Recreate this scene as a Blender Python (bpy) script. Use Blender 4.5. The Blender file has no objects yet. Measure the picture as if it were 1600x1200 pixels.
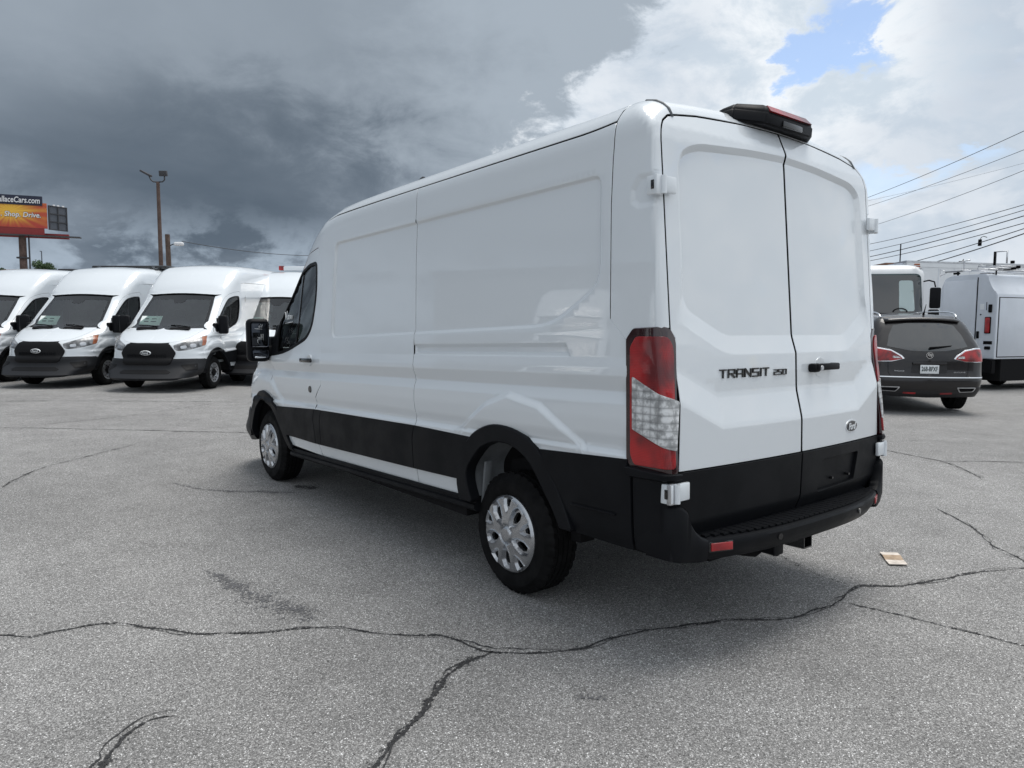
import bpy, bmesh, math, random
import numpy as np
from mathutils import Vector, Matrix
from mathutils.geometry import delaunay_2d_cdt
random.seed(7)
PI = math.pi
SC = bpy.context.scene
COL = SC.collection

# ------------------------------------------------------------------ camera
cam_d = bpy.data.cameras.new('camera'); cam = bpy.data.objects.new('camera', cam_d); COL.objects.link(cam)
SC.camera = cam
_yaw, _pit, _rol = 0.6733, -0.0799, 0.0058
_f = Vector((math.sin(_yaw)*math.cos(_pit), math.cos(_yaw)*math.cos(_pit), math.sin(_pit)))
_r = Vector((math.cos(_yaw), -math.sin(_yaw), 0)); _u = _r.cross(_f)
_r2 = _r*math.cos(_rol)+_u*math.sin(_rol); _u2 = -_r*math.sin(_rol)+_u*math.cos(_rol)
cam.matrix_world = Matrix(((_r2.x, _u2.x, -_f.x, -3.4395), (_r2.y, _u2.y, -_f.y, -3.1301), (_r2.z, _u2.z, -_f.z, 1.5155), (0, 0, 0, 1)))
cam_d.sensor_width = 36; cam_d.lens = 36*1125.9/1600
cam_d.clip_start = 0.05; cam_d.clip_end = 3000

# ------------------------------------------------------------------ view
SC.view_settings.view_transform = 'Standard'; SC.view_settings.look = 'None'
SC.view_settings.exposure = 0.32; SC.view_settings.gamma = 1.0; SC.view_settings.use_curve_mapping = False

# ------------------------------------------------------------------ node helpers
class NT:
    def __init__(s, tree): s.t = tree; s.n = tree.nodes; s.l = tree.links
    def new(s, kind, **kw):
        n = s.n.new(kind)
        for k, v in kw.items():
            if k.startswith('i_'):
                n.inputs[k[2:].replace('_', ' ')].default_value = v
            else: setattr(n, k, v)
        return n
    def link(s, a, b): s.l.new(a, b)
    def val(s, x, sock):
        if hasattr(x, 'is_output'): s.l.new(x, sock)
        else: sock.default_value = x
    def math(s, op, a, b=None, c=None, clamp=False):
        n = s.n.new('ShaderNodeMath'); n.operation = op; n.use_clamp = clamp
        s.val(a, n.inputs[0])
        if b is not None: s.val(b, n.inputs[1])
        if c is not None: s.val(c, n.inputs[2])
        return n.outputs[0]
    def sstep(s, x, a, b, lo=0., hi=1.):
        n = s.n.new('ShaderNodeMapRange'); n.interpolation_type = 'SMOOTHSTEP'
        s.val(x, n.inputs[0]); n.inputs[1].default_value = a; n.inputs[2].default_value = b
        n.inputs[3].default_value = lo; n.inputs[4].default_value = hi
        return n.outputs[0]
    def mix(s, f, a, b, mode='MIX'):
        n = s.n.new('ShaderNodeMix'); n.data_type = 'RGBA'; n.blend_type = mode
        s.val(f, n.inputs[0])
        for x, k in ((a, 6), (b, 7)):
            if hasattr(x, 'is_output'): s.l.new(x, n.inputs[k])
            else: n.inputs[k].default_value = (x[0], x[1], x[2], 1) if hasattr(x, '__len__') else (x, x, x, 1)
        return n.outputs[2]
    def noise(s, vec, scale, detail=4, rough=.55, dist=0., color=False, dims='3D'):
        n = s.n.new('ShaderNodeTexNoise'); n.noise_dimensions = dims
        if vec is not None: s.l.new(vec, n.inputs['Vector'])
        n.inputs['Scale'].default_value = scale; n.inputs['Detail'].default_value = detail
        n.inputs['Roughness'].default_value = rough; n.inputs['Distortion'].default_value = dist
        return n.outputs['Color'] if color else n.outputs[0]
    def comb(s, x, y, z):
        n = s.n.new('ShaderNodeCombineXYZ')
        for i, v in enumerate((x, y, z)): s.val(v, n.inputs[i])
        return n.outputs[0]

# ------------------------------------------------------------------ sky
SUN_AZ, SUN_EL = math.radians(80), math.radians(74)      # azimuth from +Y towards +X
world = bpy.data.worlds.new('World'); SC.world = world; world.use_nodes = True
wt = NT(world.node_tree); wt.n.clear()
tc = wt.new('ShaderNodeTexCoord')
sep = wt.new('ShaderNodeSeparateXYZ'); wt.link(tc.outputs['Generated'], sep.inputs[0])
dx, dy, dz = sep.outputs
az = wt.math('MULTIPLY', wt.math('ARCTAN2', dx, dy), 180/PI)          # degrees
el = wt.math('MULTIPLY', wt.math('ARCSINE', dz), 180/PI)
# cloud-layer coordinates: flat layer seen in perspective
hz = wt.math('ADD', wt.math('MAXIMUM', dz, 0.0), 0.22)
pv = wt.comb(wt.math('DIVIDE', dx, hz), wt.math('DIVIDE', dy, hz), 0.0)
sv = wt.comb(wt.math('MULTIPLY', az, 0.05), wt.math('MULTIPLY', el, 0.085), 0.3)
sky = wt.new('ShaderNodeTexSky'); sky.sky_type = 'NISHITA'; sky.sun_disc = False
sky.sun_elevation = SUN_EL; sky.sun_rotation = SUN_AZ; sky.air_density = 1.0; sky.dust_density = 0.6
wa = wt.noise(sv, 1.1, 5, .58)            # broad warp
wb = wt.noise(pv, 1.0, 5, .52, .3)         # layered ceiling texture
wc = wt.noise(sv, 3.2, 8, .62, .25)       # billows
wd = wt.noise(sv, 0.9, 3, .5)
azw = wt.math('ADD', az, wt.math('MULTIPLY', wt.math('SUBTRACT', wc, .5), 24))
elw = wt.math('ADD', el, wt.math('MULTIPLY', wt.math('SUBTRACT', wc, .5), 9))
# dark storm bank: everything left of a slanting edge
edge = wt.math('ADD', azw, wt.math('MULTIPLY', wt.math('SUBTRACT', wt.math('MAXIMUM', wt.math('MINIMUM', el, 25.), 12.), 13.), -0.95))
bank = wt.sstep(edge, 37.5, 41.0, 1, 0)
bank_r = wt.sstep(az, -120, -60, 0, 1)
bank = wt.math('MULTIPLY', bank, bank_r)
# storm colour
ceil = wt.sstep(wb, .36, .66)
dark = wt.mix(ceil, (1.10, 1.40, 1.78), (2.1, 2.5, 3.0))
hi = wt.sstep(elw, 9, 21)
dark = wt.mix(wt.math('MULTIPLY', hi, .6), dark, (3.0, 3.45, 3.95))
near = wt.sstep(azw, 22, 41)
dark = wt.mix(wt.math('MULTIPLY', near, wt.sstep(elw, 3, 15, .15, .85)), dark, (3.3, 3.8, 4.35))
zen = wt.sstep(el, 24, 65)
dark = wt.mix(wt.math('MULTIPLY', zen, .85), dark, (5.0, 5.5, 6.1))
azc = wt.math('MULTIPLY', wt.math('SUBTRACT', azw, 17), 1/13.)
elc = wt.math('MULTIPLY', wt.math('SUBTRACT', elw, 9.5), 1/7.)
rr = wt.math('ADD', wt.math('MULTIPLY', azc, azc), wt.math('MULTIPLY', elc, elc))
core = wt.sstep(rr, .1, 1.7, 1, 0)
dark = wt.mix(wt.math('MULTIPLY', core, .62), dark, (.66, .90, 1.20))
low = wt.math('MULTIPLY', wt.sstep(elw, 4.5, 9.5, 1, 0), wt.sstep(wc, .40, .56))
low = wt.math('MULTIPLY', low, wt.sstep(az, 24, 32, 1, .2))
dark = wt.mix(wt.math('MULTIPLY', low, .75), dark, (3.6, 4.3, 5.1))
# bright broken cloud elsewhere
bil = wt.sstep(wc, .38, .62)
brt = wt.mix(bil, (5.1, 5.8, 6.5), (7.5, 7.8, 8.1))
gr = wt.sstep(wd, .40, .62)
brt = wt.mix(wt.math('MULTIPLY', gr, .5), brt, (4.1, 4.7, 5.5))
brt = wt.mix(wt.math('MULTIPLY', zen, .8), brt, (8.5, 8.8, 9.1))
blue_m = wt.noise(sv, 2.1, 6, .6, .6)
bz1 = wt.math('ADD', wt.math('POWER', wt.math('MULTIPLY', wt.math('SUBTRACT', azw, 62.5), 1/3.3), 2.), wt.math('POWER', wt.math('MULTIPLY', wt.math('SUBTRACT', elw, 19.5), 1/3.0), 2.))
bz2 = wt.math('ADD', wt.math('POWER', wt.math('MULTIPLY', wt.math('SUBTRACT', azw, 66), 1/3.4), 2.), wt.math('POWER', wt.math('MULTIPLY', wt.math('SUBTRACT', elw, 10.5), 1/1.2), 2.))
topr = wt.math('MULTIPLY', wt.sstep(azw, 66, 72), wt.sstep(elw, 10, 17))
brt = wt.mix(wt.math('MULTIPLY', topr, wt.sstep(az, 90, 130, .5, 0)), brt, (3.5, 4.15, 5.0))
hole = wt.math('MAXIMUM', wt.sstep(bz1, .3, 1.4, .95, 0), wt.sstep(bz2, .2, 1.6, .6, 0))
# holes elsewhere in the deck
hole2 = wt.math('MULTIPLY', wt.sstep(blue_m, .60, .68), wt.sstep(az, 66, 100, 0, .8))
hole = wt.math('MAXIMUM', hole, hole2)
skyblue = wt.mix(1.0, sky.outputs[0], (1.55, 1.45, 1.4), 'MULTIPLY')
brt = wt.mix(hole, brt, skyblue)
col = wt.mix(bank, brt, dark)
# below the horizon: dull far ground
col = wt.mix(wt.sstep(el, -1.5, -.3, 1, 0), col, (1.3, 1.35, 1.4))
bg = wt.new('ShaderNodeBackground'); wt.link(col, bg.inputs[0]); bg.inputs[1].default_value = 0.1
wo = wt.new('ShaderNodeOutputWorld'); wt.link(bg.outputs[0], wo.inputs[0])

sun_d = bpy.data.lights.new('sun', 'SUN'); sun = bpy.data.objects.new('sun', sun_d); COL.objects.link(sun)
sun_d.energy = 2.0; sun_d.angle = math.radians(36); sun_d.color = (1, .96, .9)
_sd = Vector((math.sin(SUN_AZ)*math.cos(SUN_EL), math.cos(SUN_AZ)*math.cos(SUN_EL), math.sin(SUN_EL)))
sun.rotation_euler = _sd.to_track_quat('Z', 'Y').to_euler(); sun.location = (0, 0, 30)

# ------------------------------------------------------------------ materials
def mat(name, color, rough=.5, metal=0., coat=0., spec=.5, bump=None, bump_scale=50., bump_str=.2, var=0., var_scale=3., emit=None, trans=0., ior=1.45, coat_rough=.03):
    m = bpy.data.materials.new(name); m.use_nodes = True
    t = NT(m.node_tree); b = t.n['Principled BSDF']
    b.inputs['Base Color'].default_value = (*color, 1)
    b.inputs['Roughness'].default_value = rough; b.inputs['Metallic'].default_value = metal
    b.inputs['Coat Weight'].default_value = coat; b.inputs['Coat Roughness'].default_value = coat_rough
    b.inputs['Specular IOR Level'].default_value = spec
    b.inputs['Transmission Weight'].default_value = trans; b.inputs['IOR'].default_value = ior
    tcn = t.new('ShaderNodeTexCoord')
    if var > 0:
        nz = t.noise(tcn.outputs['Object'], var_scale, 5, .6)
        f = t.sstep(nz, .3, .7, 1-var, 1+var)
        v = t.new('ShaderNodeVectorMath', operation='SCALE'); v.inputs[0].default_value = color; t.link(f, v.inputs['Scale'])
        t.link(v.outputs[0], b.inputs['Base Color'])
        t.link(t.sstep(nz, .3, .7, min(1, rough*1.15), rough*.85), b.inputs['Roughness'])
    if bump:
        nz = t.noise(tcn.outputs['Object'], bump_scale, 3, .6)
        bn = t.new('ShaderNodeBump'); bn.inputs['Strength'].default_value = bump_str; bn.inputs['Distance'].default_value = bump
        t.link(nz, bn.inputs['Height']); t.link(bn.outputs[0], b.inputs['Normal'])
    return m
M = {}
M['paint'] = mat('white_paint', (.735, .775, .81), .28, coat=1., coat_rough=.015)
M['plastic'] = mat('black_plastic', (.0075, .0082, .010), .46, spec=.13, bump=.0004, bump_scale=900, bump_str=.35, var=.12, var_scale=4)
M['gloss_black'] = mat('gloss_black', (.008, .008, .009), .12, coat=.5)
M['gap'] = mat('gap_black', (.006, .006, .007), .8, spec=.15)
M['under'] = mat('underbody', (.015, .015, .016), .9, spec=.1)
M['liner'] = mat('wheelhouse_grey', (.16, .17, .18), .6, var=.15, var_scale=8)
M['rubber'] = mat('tyre_rubber', (.0075, .0075, .008), .72, spec=.14, bump=.0008, bump_scale=120, bump_str=.4, var=.25, var_scale=9)
M['silver'] = mat('silver_cap', (.44, .45, .47), .25, metal=.9, coat=.4)
M['steel'] = mat('steel_wheel', (.36, .37, .39), .38, metal=.7, var=.1, var_scale=20)
M['chrome'] = mat('chrome', (.8, .81, .83), .12, metal=1.)
M['alu'] = mat('aluminium', (.55, .56, .58), .35, metal=.9, var=.1, var_scale=10)
M['interior'] = mat('cab_interior', (.13, .14, .145), .8, var=.1, var_scale=6)
M['seat'] = mat('seat_cloth', (.045, .046, .05), .9, bump=.001, bump_scale=300)
M['paper'] = mat('window_paper', (.85, .90, .87), .7)
M['ink'] = mat('ink', (.03, .05, .05), .7)
M['marker'] = mat('marker_white', (.75, .78, .8), .6)
M['darkblue'] = mat('oval_dark', (.012, .014, .02), .2, coat=.8)

def glass_mat(name, tint, refl=1.0, ior=1.5):
    m = bpy.data.materials.new(name); m.use_nodes = True
    t = NT(m.node_tree); t.n.clear()
    tr = t.new('ShaderNodeBsdfTransparent'); tr.inputs[0].default_value = (*tint, 1)
    gl = t.new('ShaderNodeBsdfGlossy'); gl.inputs['Roughness'].default_value = .01; gl.inputs[0].default_value = (refl, refl, refl, 1)
    fr = t.new('ShaderNodeFresnel'); fr.inputs[0].default_value = ior
    mx = t.new('ShaderNodeMixShader'); t.link(fr.outputs[0], mx.inputs[0]); t.link(tr.outputs[0], mx.inputs[1]); t.link(gl.outputs[0], mx.inputs[2])
    o = t.new('ShaderNodeOutputMaterial'); t.link(mx.outputs[0], o.inputs[0])
    return m
M['glass'] = glass_mat('window_glass', (.88, .97, .94))
M['paint'].node_tree.nodes['Principled BSDF'].inputs['Coat IOR'].default_value = 1.65
M['screen_glass'] = glass_mat('windscreen_glass', (.78, .92, .87), ior=2.0)
M['privacy'] = glass_mat('privacy_glass', (.10, .11, .12))

def lens_mat(name, color, col2, rough=.1, sx=90, sz=120, cells=0.):
    m = bpy.data.materials.new(name); m.use_nodes = True
    t = NT(m.node_tree); b = t.n['Principled BSDF']
    tcn = t.new('ShaderNodeTexCoord'); s = t.new('ShaderNodeSeparateXYZ'); t.link(tcn.outputs['Object'], s.inputs[0])
    w1 = t.math('ABSOLUTE', t.math('SINE', t.math('MULTIPLY', s.outputs[2], sz*PI)))
    w2 = t.math('ABSOLUTE', t.math('SINE', t.math('MULTIPLY', t.math('ADD', s.outputs[0], s.outputs[1]), sx*PI)))
    h = t.math('MULTIPLY', w1, w2)
    nz = t.noise(tcn.outputs['Object'], 7, 2, .5)
    f = t.math('MULTIPLY', t.sstep(nz, .30, .70), t.math('ADD', t.math('MULTIPLY', h, .5), .5))
    if cells > 0:                                  # faceted reflector behind a clear window
        n2 = t.noise(tcn.outputs['Object'], 26, 3, .6)
        f = t.math('MULTIPLY', t.math('MULTIPLY', t.math('POWER', w1, .35), t.math('POWER', w2, .25)), t.sstep(n2, .38, .62, .30, 1.))
    c = t.mix(f, color, col2)
    t.link(c, b.inputs['Base Color']); b.inputs['Roughness'].default_value = .35
    bn = t.new('ShaderNodeBump'); bn.inputs['Strength'].default_value = .5; bn.inputs['Distance'].default_value = .001
    t.link(h, bn.inputs['Height']); t.link(bn.outputs[0], b.inputs['Normal'])
    b.inputs['Coat Weight'].default_value = .6; b.inputs['Coat Roughness'].default_value = .03
    return m
M['grille_black'] = mat('grille_black', (.006, .006, .007), .55, spec=.25)
M['bumper_plastic'] = mat('bumper_plastic', (.018, .019, .022), .5, spec=.3)
M['seal_grey'] = mat('seal_grey', (.12, .13, .14), .5)
M['red_lens'] = lens_mat('red_lens', (.11, .0005, .004), (.56, .002, .004), sx=160, sz=140)
M['dark_red'] = mat('dark_red_bezel', (.020, .001, .003), .12, coat=1.)
M['clear_lens'] = lens_mat('clear_lens', (.16, .165, .17), (.80, .81, .82), sx=26, sz=30, cells=1)
M['amber'] = lens_mat('amber_lens', (.22, .05, .02), (.48, .17, .07), sx=50, sz=60)
M['reflector'] = lens_mat('red_reflector', (.20, .004, .008), (.5, .01, .015), sx=300, sz=300)

# ------------------------------------------------------------------ object helpers
def link(o, parent=None):
    COL.objects.link(o)
    if parent is not None: o.parent = parent
    return o
def tag(o, label=None, cat=None, group=None, kind=None):
    if label: o['label'] = label
    if cat: o['category'] = cat
    if group: o['group'] = group
    if kind: o['kind'] = kind
    return o
def empty(name, loc=(0, 0, 0), rz=0.):
    o = bpy.data.objects.new(name, None); o.location = loc; o.rotation_euler = (0, 0, rz); o.empty_display_size = .3
    return link(o)
def mesh_obj(name, verts, faces, material, parent=None, normals=None, smooth=False):
    me = bpy.data.meshes.new(name)
    me.from_pydata([tuple(map(float, v)) for v in verts], [], [tuple(map(int, f)) for f in faces])
    if material is not None: me.materials.append(material)
    if smooth or normals is not None: me.polygons.foreach_set('use_smooth', [True]*len(me.polygons))
    me.update()
    if normals is not None: me.normals_split_custom_set_from_vertices([tuple(map(float, n)) for n in normals])
    return link(bpy.data.objects.new(name, me), parent)
def bm_obj(name, bm, material, parent=None, smooth=False, angle=None):
    me = bpy.data.meshes.new(name); bmesh.ops.recalc_face_normals(bm, faces=bm.faces); bm.to_mesh(me); bm.free()
    if material is not None: me.materials.append(material)
    if smooth or angle: me.polygons.foreach_set('use_smooth', [True]*len(me.polygons))
    if angle: me.set_sharp_from_angle(angle=math.radians(angle))
    return link(bpy.data.objects.new(name, me), parent)
def add_box(bm, c, s, rot=None, bev=0., seg=2, tf=None):
    r = bmesh.ops.create_cube(bm, size=1.); vs = r['verts']
    Mx = Matrix.Translation(Vector(c)) @ (rot.to_4x4() if rot is not None else Matrix()) @ Matrix.Diagonal((*s, 1))
    bmesh.ops.transform(bm, matrix=Mx, verts=vs)
    if bev > 0:
        es = list({e for v in vs for e in v.link_edges})
        r2 = bmesh.ops.bevel(bm, geom=es, offset=bev, segments=seg, affect='EDGES', profile=.5)
def add_cyl(bm, a, b, r1, r2=None, n=16, caps=True):
    a, b = Vector(a), Vector(b); d = b-a; r2 = r1 if r2 is None else r2
    q = d.to_track_quat('Z', 'Y').to_matrix()
    va, vb = [], []
    for i in range(n):
        t = 2*PI*i/n; o = q @ Vector((math.cos(t), math.sin(t), 0))
        va.append(bm.verts.new(a+o*r1)); vb.append(bm.verts.new(b+o*r2))
    for i in range(n): bm.faces.new((va[i], va[(i+1) % n], vb[(i+1) % n], vb[i]))
    if caps: bm.faces.new(va[::-1]); bm.faces.new(vb)
def add_tube(bm, pts, r, n=8, caps=True):
    pts = [Vector(p) for p in pts]; rings = []
    rr = r if hasattr(r, '__len__') else [r]*len(pts)
    ref = None
    for i, p in enumerate(pts):
        d = (pts[min(i+1, len(pts)-1)]-pts[max(i-1, 0)]).normalized()
        if ref is None:
            ref = d.orthogonal().normalized()
        ref = (ref-d*ref.dot(d)).normalized(); s = d.cross(ref)
        rings.append([bm.verts.new(p+(ref*math.cos(2*PI*k/n)+s*math.sin(2*PI*k/n))*rr[i]) for k in range(n)])
    for A, B in zip(rings, rings[1:]):
        for k in range(n): bm.faces.new((A[k], A[(k+1) % n], B[(k+1) % n], B[k]))
    if caps: bm.faces.new(rings[0][::-1]); bm.faces.new(rings[-1])
def box(name, c, s, material, parent=None, bev=0., rot=None, seg=2):
    bm = bmesh.new(); add_box(bm, c, s, rot, bev, seg); return bm_obj(name, bm, material, parent, angle=35)
def prism(name, pts, axis, a, b, material, parent=None, bev=0.):
    """extrude a 2D outline: axis 0 -> pts are (y,z) between x=a..b ; 1 -> (x,z) ; 2 -> (x,y)"""
    bm = bmesh.new()
    def P(p, t): return {0: (t, p[0], p[1]), 1: (p[0], t, p[1]), 2: (p[0], p[1], t)}[axis]
    A = [bm.verts.new(P(p, a)) for p in pts]; B = [bm.verts.new(P(p, b)) for p in pts]; n = len(pts)
    bm.faces.new(A); bm.faces.new(B[::-1])
    for i in range(n): bm.faces.new((A[i], B[i], B[(i+1) % n], A[(i+1) % n]))
    if bev: bmesh.ops.bevel(bm, geom=list(bm.edges), offset=bev, segments=2, affect='EDGES')
    return bm_obj(name, bm, material, parent, angle=35)
def copy_tree(o, parent=None, skip=()):
    c = o.copy(); COL.objects.link(c)
    if parent is not None: c.parent = parent
    for ch in list(o.children):
        if ch.name.split('.')[0] not in skip: copy_tree(ch, c, skip)
    return c
def text_mesh(name, body, size, material, parent, loc, xdir, updir, width=None, height=None, extrude=.002, bold=0., shear=0., align='CENTER'):
    cu = bpy.data.curves.new(name, 'FONT'); cu.body = body; cu.size = size; cu.extrude = extrude; cu.offset = bold; cu.shear = shear
    cu.align_x = align; cu.align_y = 'CENTER'; cu.resolution_u = 3
    tmp = bpy.data.objects.new(name, cu); COL.objects.link(tmp)
    dg = bpy.context.evaluated_depsgraph_get(); me = bpy.data.meshes.new_from_object(tmp.evaluated_get(dg))
    bpy.data.objects.remove(tmp)
    co = np.array([v.co[:] for v in me.vertices]).reshape(-1, 3)
    w = np.ptp(co[:, 0]); h = np.ptp(co[:, 1])
    cx = (co[:, 0].max()+co[:, 0].min())/2 if align == 'CENTER' else (co[:, 0].min() if align == 'LEFT' else co[:, 0].max())
    cy = (co[:, 1].max()+co[:, 1].min())/2
    sx = width/w if width else 1.; sy = height/h if height else (1. if not width else 1.)
    X = np.array(Vector(xdir).normalized()); Y = np.array(Vector(updir).normalized()); N = np.cross(X, Y)
    out = np.array(loc)[None]+(co[:, 0:1]-cx)*sx*X+(co[:, 1:2]-cy)*sy*Y+(co[:, 2:3])*N
    me.vertices.foreach_set('co', out.ravel()); me.materials.clear(); me.materials.append(material); me.update()
    return link(bpy.data.objects.new(name, me), parent)

# ------------------------------------------------------------------ implicit body hulls
def smax(a, b, r):
    h = np.maximum(r-np.abs(a-b), 0)/r
    return np.maximum(a, b)+h*h*r*.25
def smin(a, b, r): return -smax(-a, -b, r)
def sst(x, a, b):
    t = np.clip((x-a)/(b-a), 0, 1); return t*t*(3-2*t)
class Tab:
    def __init__(s, pts, sm=.01):
        pts = sorted(pts); x = np.array([p[0] for p in pts], float); y = np.array([p[1] for p in pts], float)
        s.x = np.linspace(x[0], x[-1], 1500); v = np.interp(s.x, x, y)
        d = s.x[1]-s.x[0]; k = max(1, int(sm*2/d)); ker = np.hanning(2*k+3); ker /= ker.sum()
        pad = len(ker)//2; g0 = (v[1]-v[0]); g1 = (v[-1]-v[-2])
        vp = np.concatenate([v[0]-g0*np.arange(pad, 0, -1), v, v[-1]+g1*np.arange(1, pad+1)])
        s.y = np.convolve(vp, ker, 'valid'); s.g0 = g0/d; s.g1 = g1/d
    def __call__(s, q):
        r = np.interp(q, s.x, s.y)
        r = np.where(q < s.x[0], s.y[0]+(q-s.x[0])*s.g0, r); return np.where(q > s.x[-1], s.y[-1]+(q-s.x[-1])*s.g1, r)
def poly_sdf(a, b, poly):
    """negative inside"""
    P = np.array(poly, float); Q = np.roll(P, -1, 0); a = np.asarray(a, float); b = np.asarray(b, float)
    d = np.full(a.shape, 1e9); ins = np.zeros(a.shape, bool)
    for (x0, y0), (x1, y1) in zip(P, Q):
        ex, ey = x1-x0, y1-y0; L = ex*ex+ey*ey+1e-12
        t = np.clip(((a-x0)*ex+(b-y0)*ey)/L, 0, 1)
        d = np.minimum(d, (a-x0-t*ex)**2+(b-y0-t*ey)**2)
        c = ((y0 > b) != (y1 > b)) & (a < (x1-x0)*(b-y0)/((y1-y0) if abs(y1-y0) > 1e-12 else 1e-12)+x0)
        ins ^= c
    d = np.sqrt(d); return np.where(ins, -d, d)
def rounded(poly, r, n=4):
    out = []; N = len(poly); rs = r if hasattr(r, '__len__') else [r]*N
    for i in range(N):
        p, a, b = np.array(poly[i], float), np.array(poly[i-1], float), np.array(poly[(i+1) % N], float)
        la, lb = np.linalg.norm(a-p), np.linalg.norm(b-p); q = min(rs[i], la*.48, lb*.48)
        if q < 1e-4: out.append(tuple(p)); continue
        s, e = p+(a-p)/la*q, p+(b-p)/lb*q
        for k in range(n+1):
            t = k/n; out.append(tuple((1-t)**2*s+2*t*(1-t)*p+t*t*e))
    return out
def resample(poly, h, closed=True):
    out = []; N = len(poly)
    for i in range(N if closed else N-1):
        a, b = np.array(poly[i], float), np.array(poly[(i+1) % N], float); L = np.linalg.norm(b-a)
        k = max(1, int(math.ceil(L/h)))
        for j in range(k): out.append(tuple(a+(b-a)*j/k))
    if not closed: out.append(tuple(poly[-1]))
    return out
def catmull(pts, n=6):
    P = [np.array(p, float) for p in pts]; P = [2*P[0]-P[1]]+P+[2*P[-1]-P[-2]]; out = []
    for i in range(1, len(P)-2):
        for k in range(n):
            t = k/n; a, b, c, d = P[i-1:i+3]
            out.append(tuple(.5*((2*b)+(c-a)*t+(2*a-5*b+4*c-d)*t*t+(3*b-a-3*c+d)*t**3)))
    out.append(tuple(P[-2])); return out

class Hull:
    """closed body described by an implicit function F(x,y,z) (<0 inside)"""
    def __init__(s, F, post=None): s.F = F; s.post = post
    def grad(s, P, e=.0012):
        g = np.zeros_like(P)
        for i in range(3):
            d = np.zeros(3); d[i] = e
            A, B = P+d, P-d
            g[:, i] = s.F(A[:, 0], A[:, 1], A[:, 2])-s.F(B[:, 0], B[:, 1], B[:, 2])
        n = np.linalg.norm(g, axis=1, keepdims=True); return g/np.maximum(n, 1e-9)
    def cast(s, O, Dv, t0=2.2, n=110):
        ts = np.linspace(t0, 0.02, n); hi = np.full(len(O), t0); lo = np.full(len(O), 0.02); done = np.zeros(len(O), bool)
        prev = t0
        for t in ts:
            P = O+Dv*t; v = s.F(P[:, 0], P[:, 1], P[:, 2])
            new = (~done) & (v < 0); lo[new] = t; hi[new] = prev; done |= new; prev = t
        for _ in range(18):
            m = (lo+hi)/2; P = O+Dv*m[:, None]; v = s.F(P[:, 0], P[:, 1], P[:, 2]) < 0
            lo = np.where(v, m, lo); hi = np.where(v, hi, m)
        return O+Dv*((lo+hi)/2)[:, None]
class Chart:
    """(u,v): u along the flank with fans at both ends, v height, bending over the top above zc"""
    def __init__(s, hull, yr, yf, zc, xc=0.): s.h, s.yr, s.yf, s.zc = hull, yr, yf, zc
    def ray(s, uv):
        u, v = uv[:, 0], uv[:, 1]
        phr = np.maximum(s.yr-u, 0); phf = np.maximum(u-s.yf, 0); yc = np.clip(u, s.yr, s.yf)
        e = np.maximum(v-s.zc, 0); zc = np.minimum(v, s.zc)
        ph = np.where(phr > 0, -phr, phf)
        D = np.stack([-np.cos(ph)*np.cos(e), np.sin(ph)*np.cos(e), np.sin(e)], 1)
        return np.stack([0*u, yc, zc], 1), D
    def pts(s, uv): return s.h.cast(*s.ray(uv))
    def sp(s, y, z, x=1.0):            # flank point -> chart
        if y < s.yr: return (s.yr-math.atan2(s.yr-y, x), s.vz(x, z))
        if y > s.yf: return (s.yf+math.atan2(y-s.yf, x), s.vz(x, z))
        return (y, s.vz(x, z))
    def vz(s, r, z): return z if z <= s.zc else s.zc+math.atan2(z-s.zc, r)
    def ep(s, x, z, y):                # end (rear or front) point -> chart, x<0 is the left half
        if y < s.yr: d = s.yr-y; return (s.yr-math.atan2(d, -x), s.vz(math.hypot(x, d), z))
        d = y-s.yf; return (s.yf+math.atan2(d, -x), s.vz(math.hypot(x, d), z))

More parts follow.
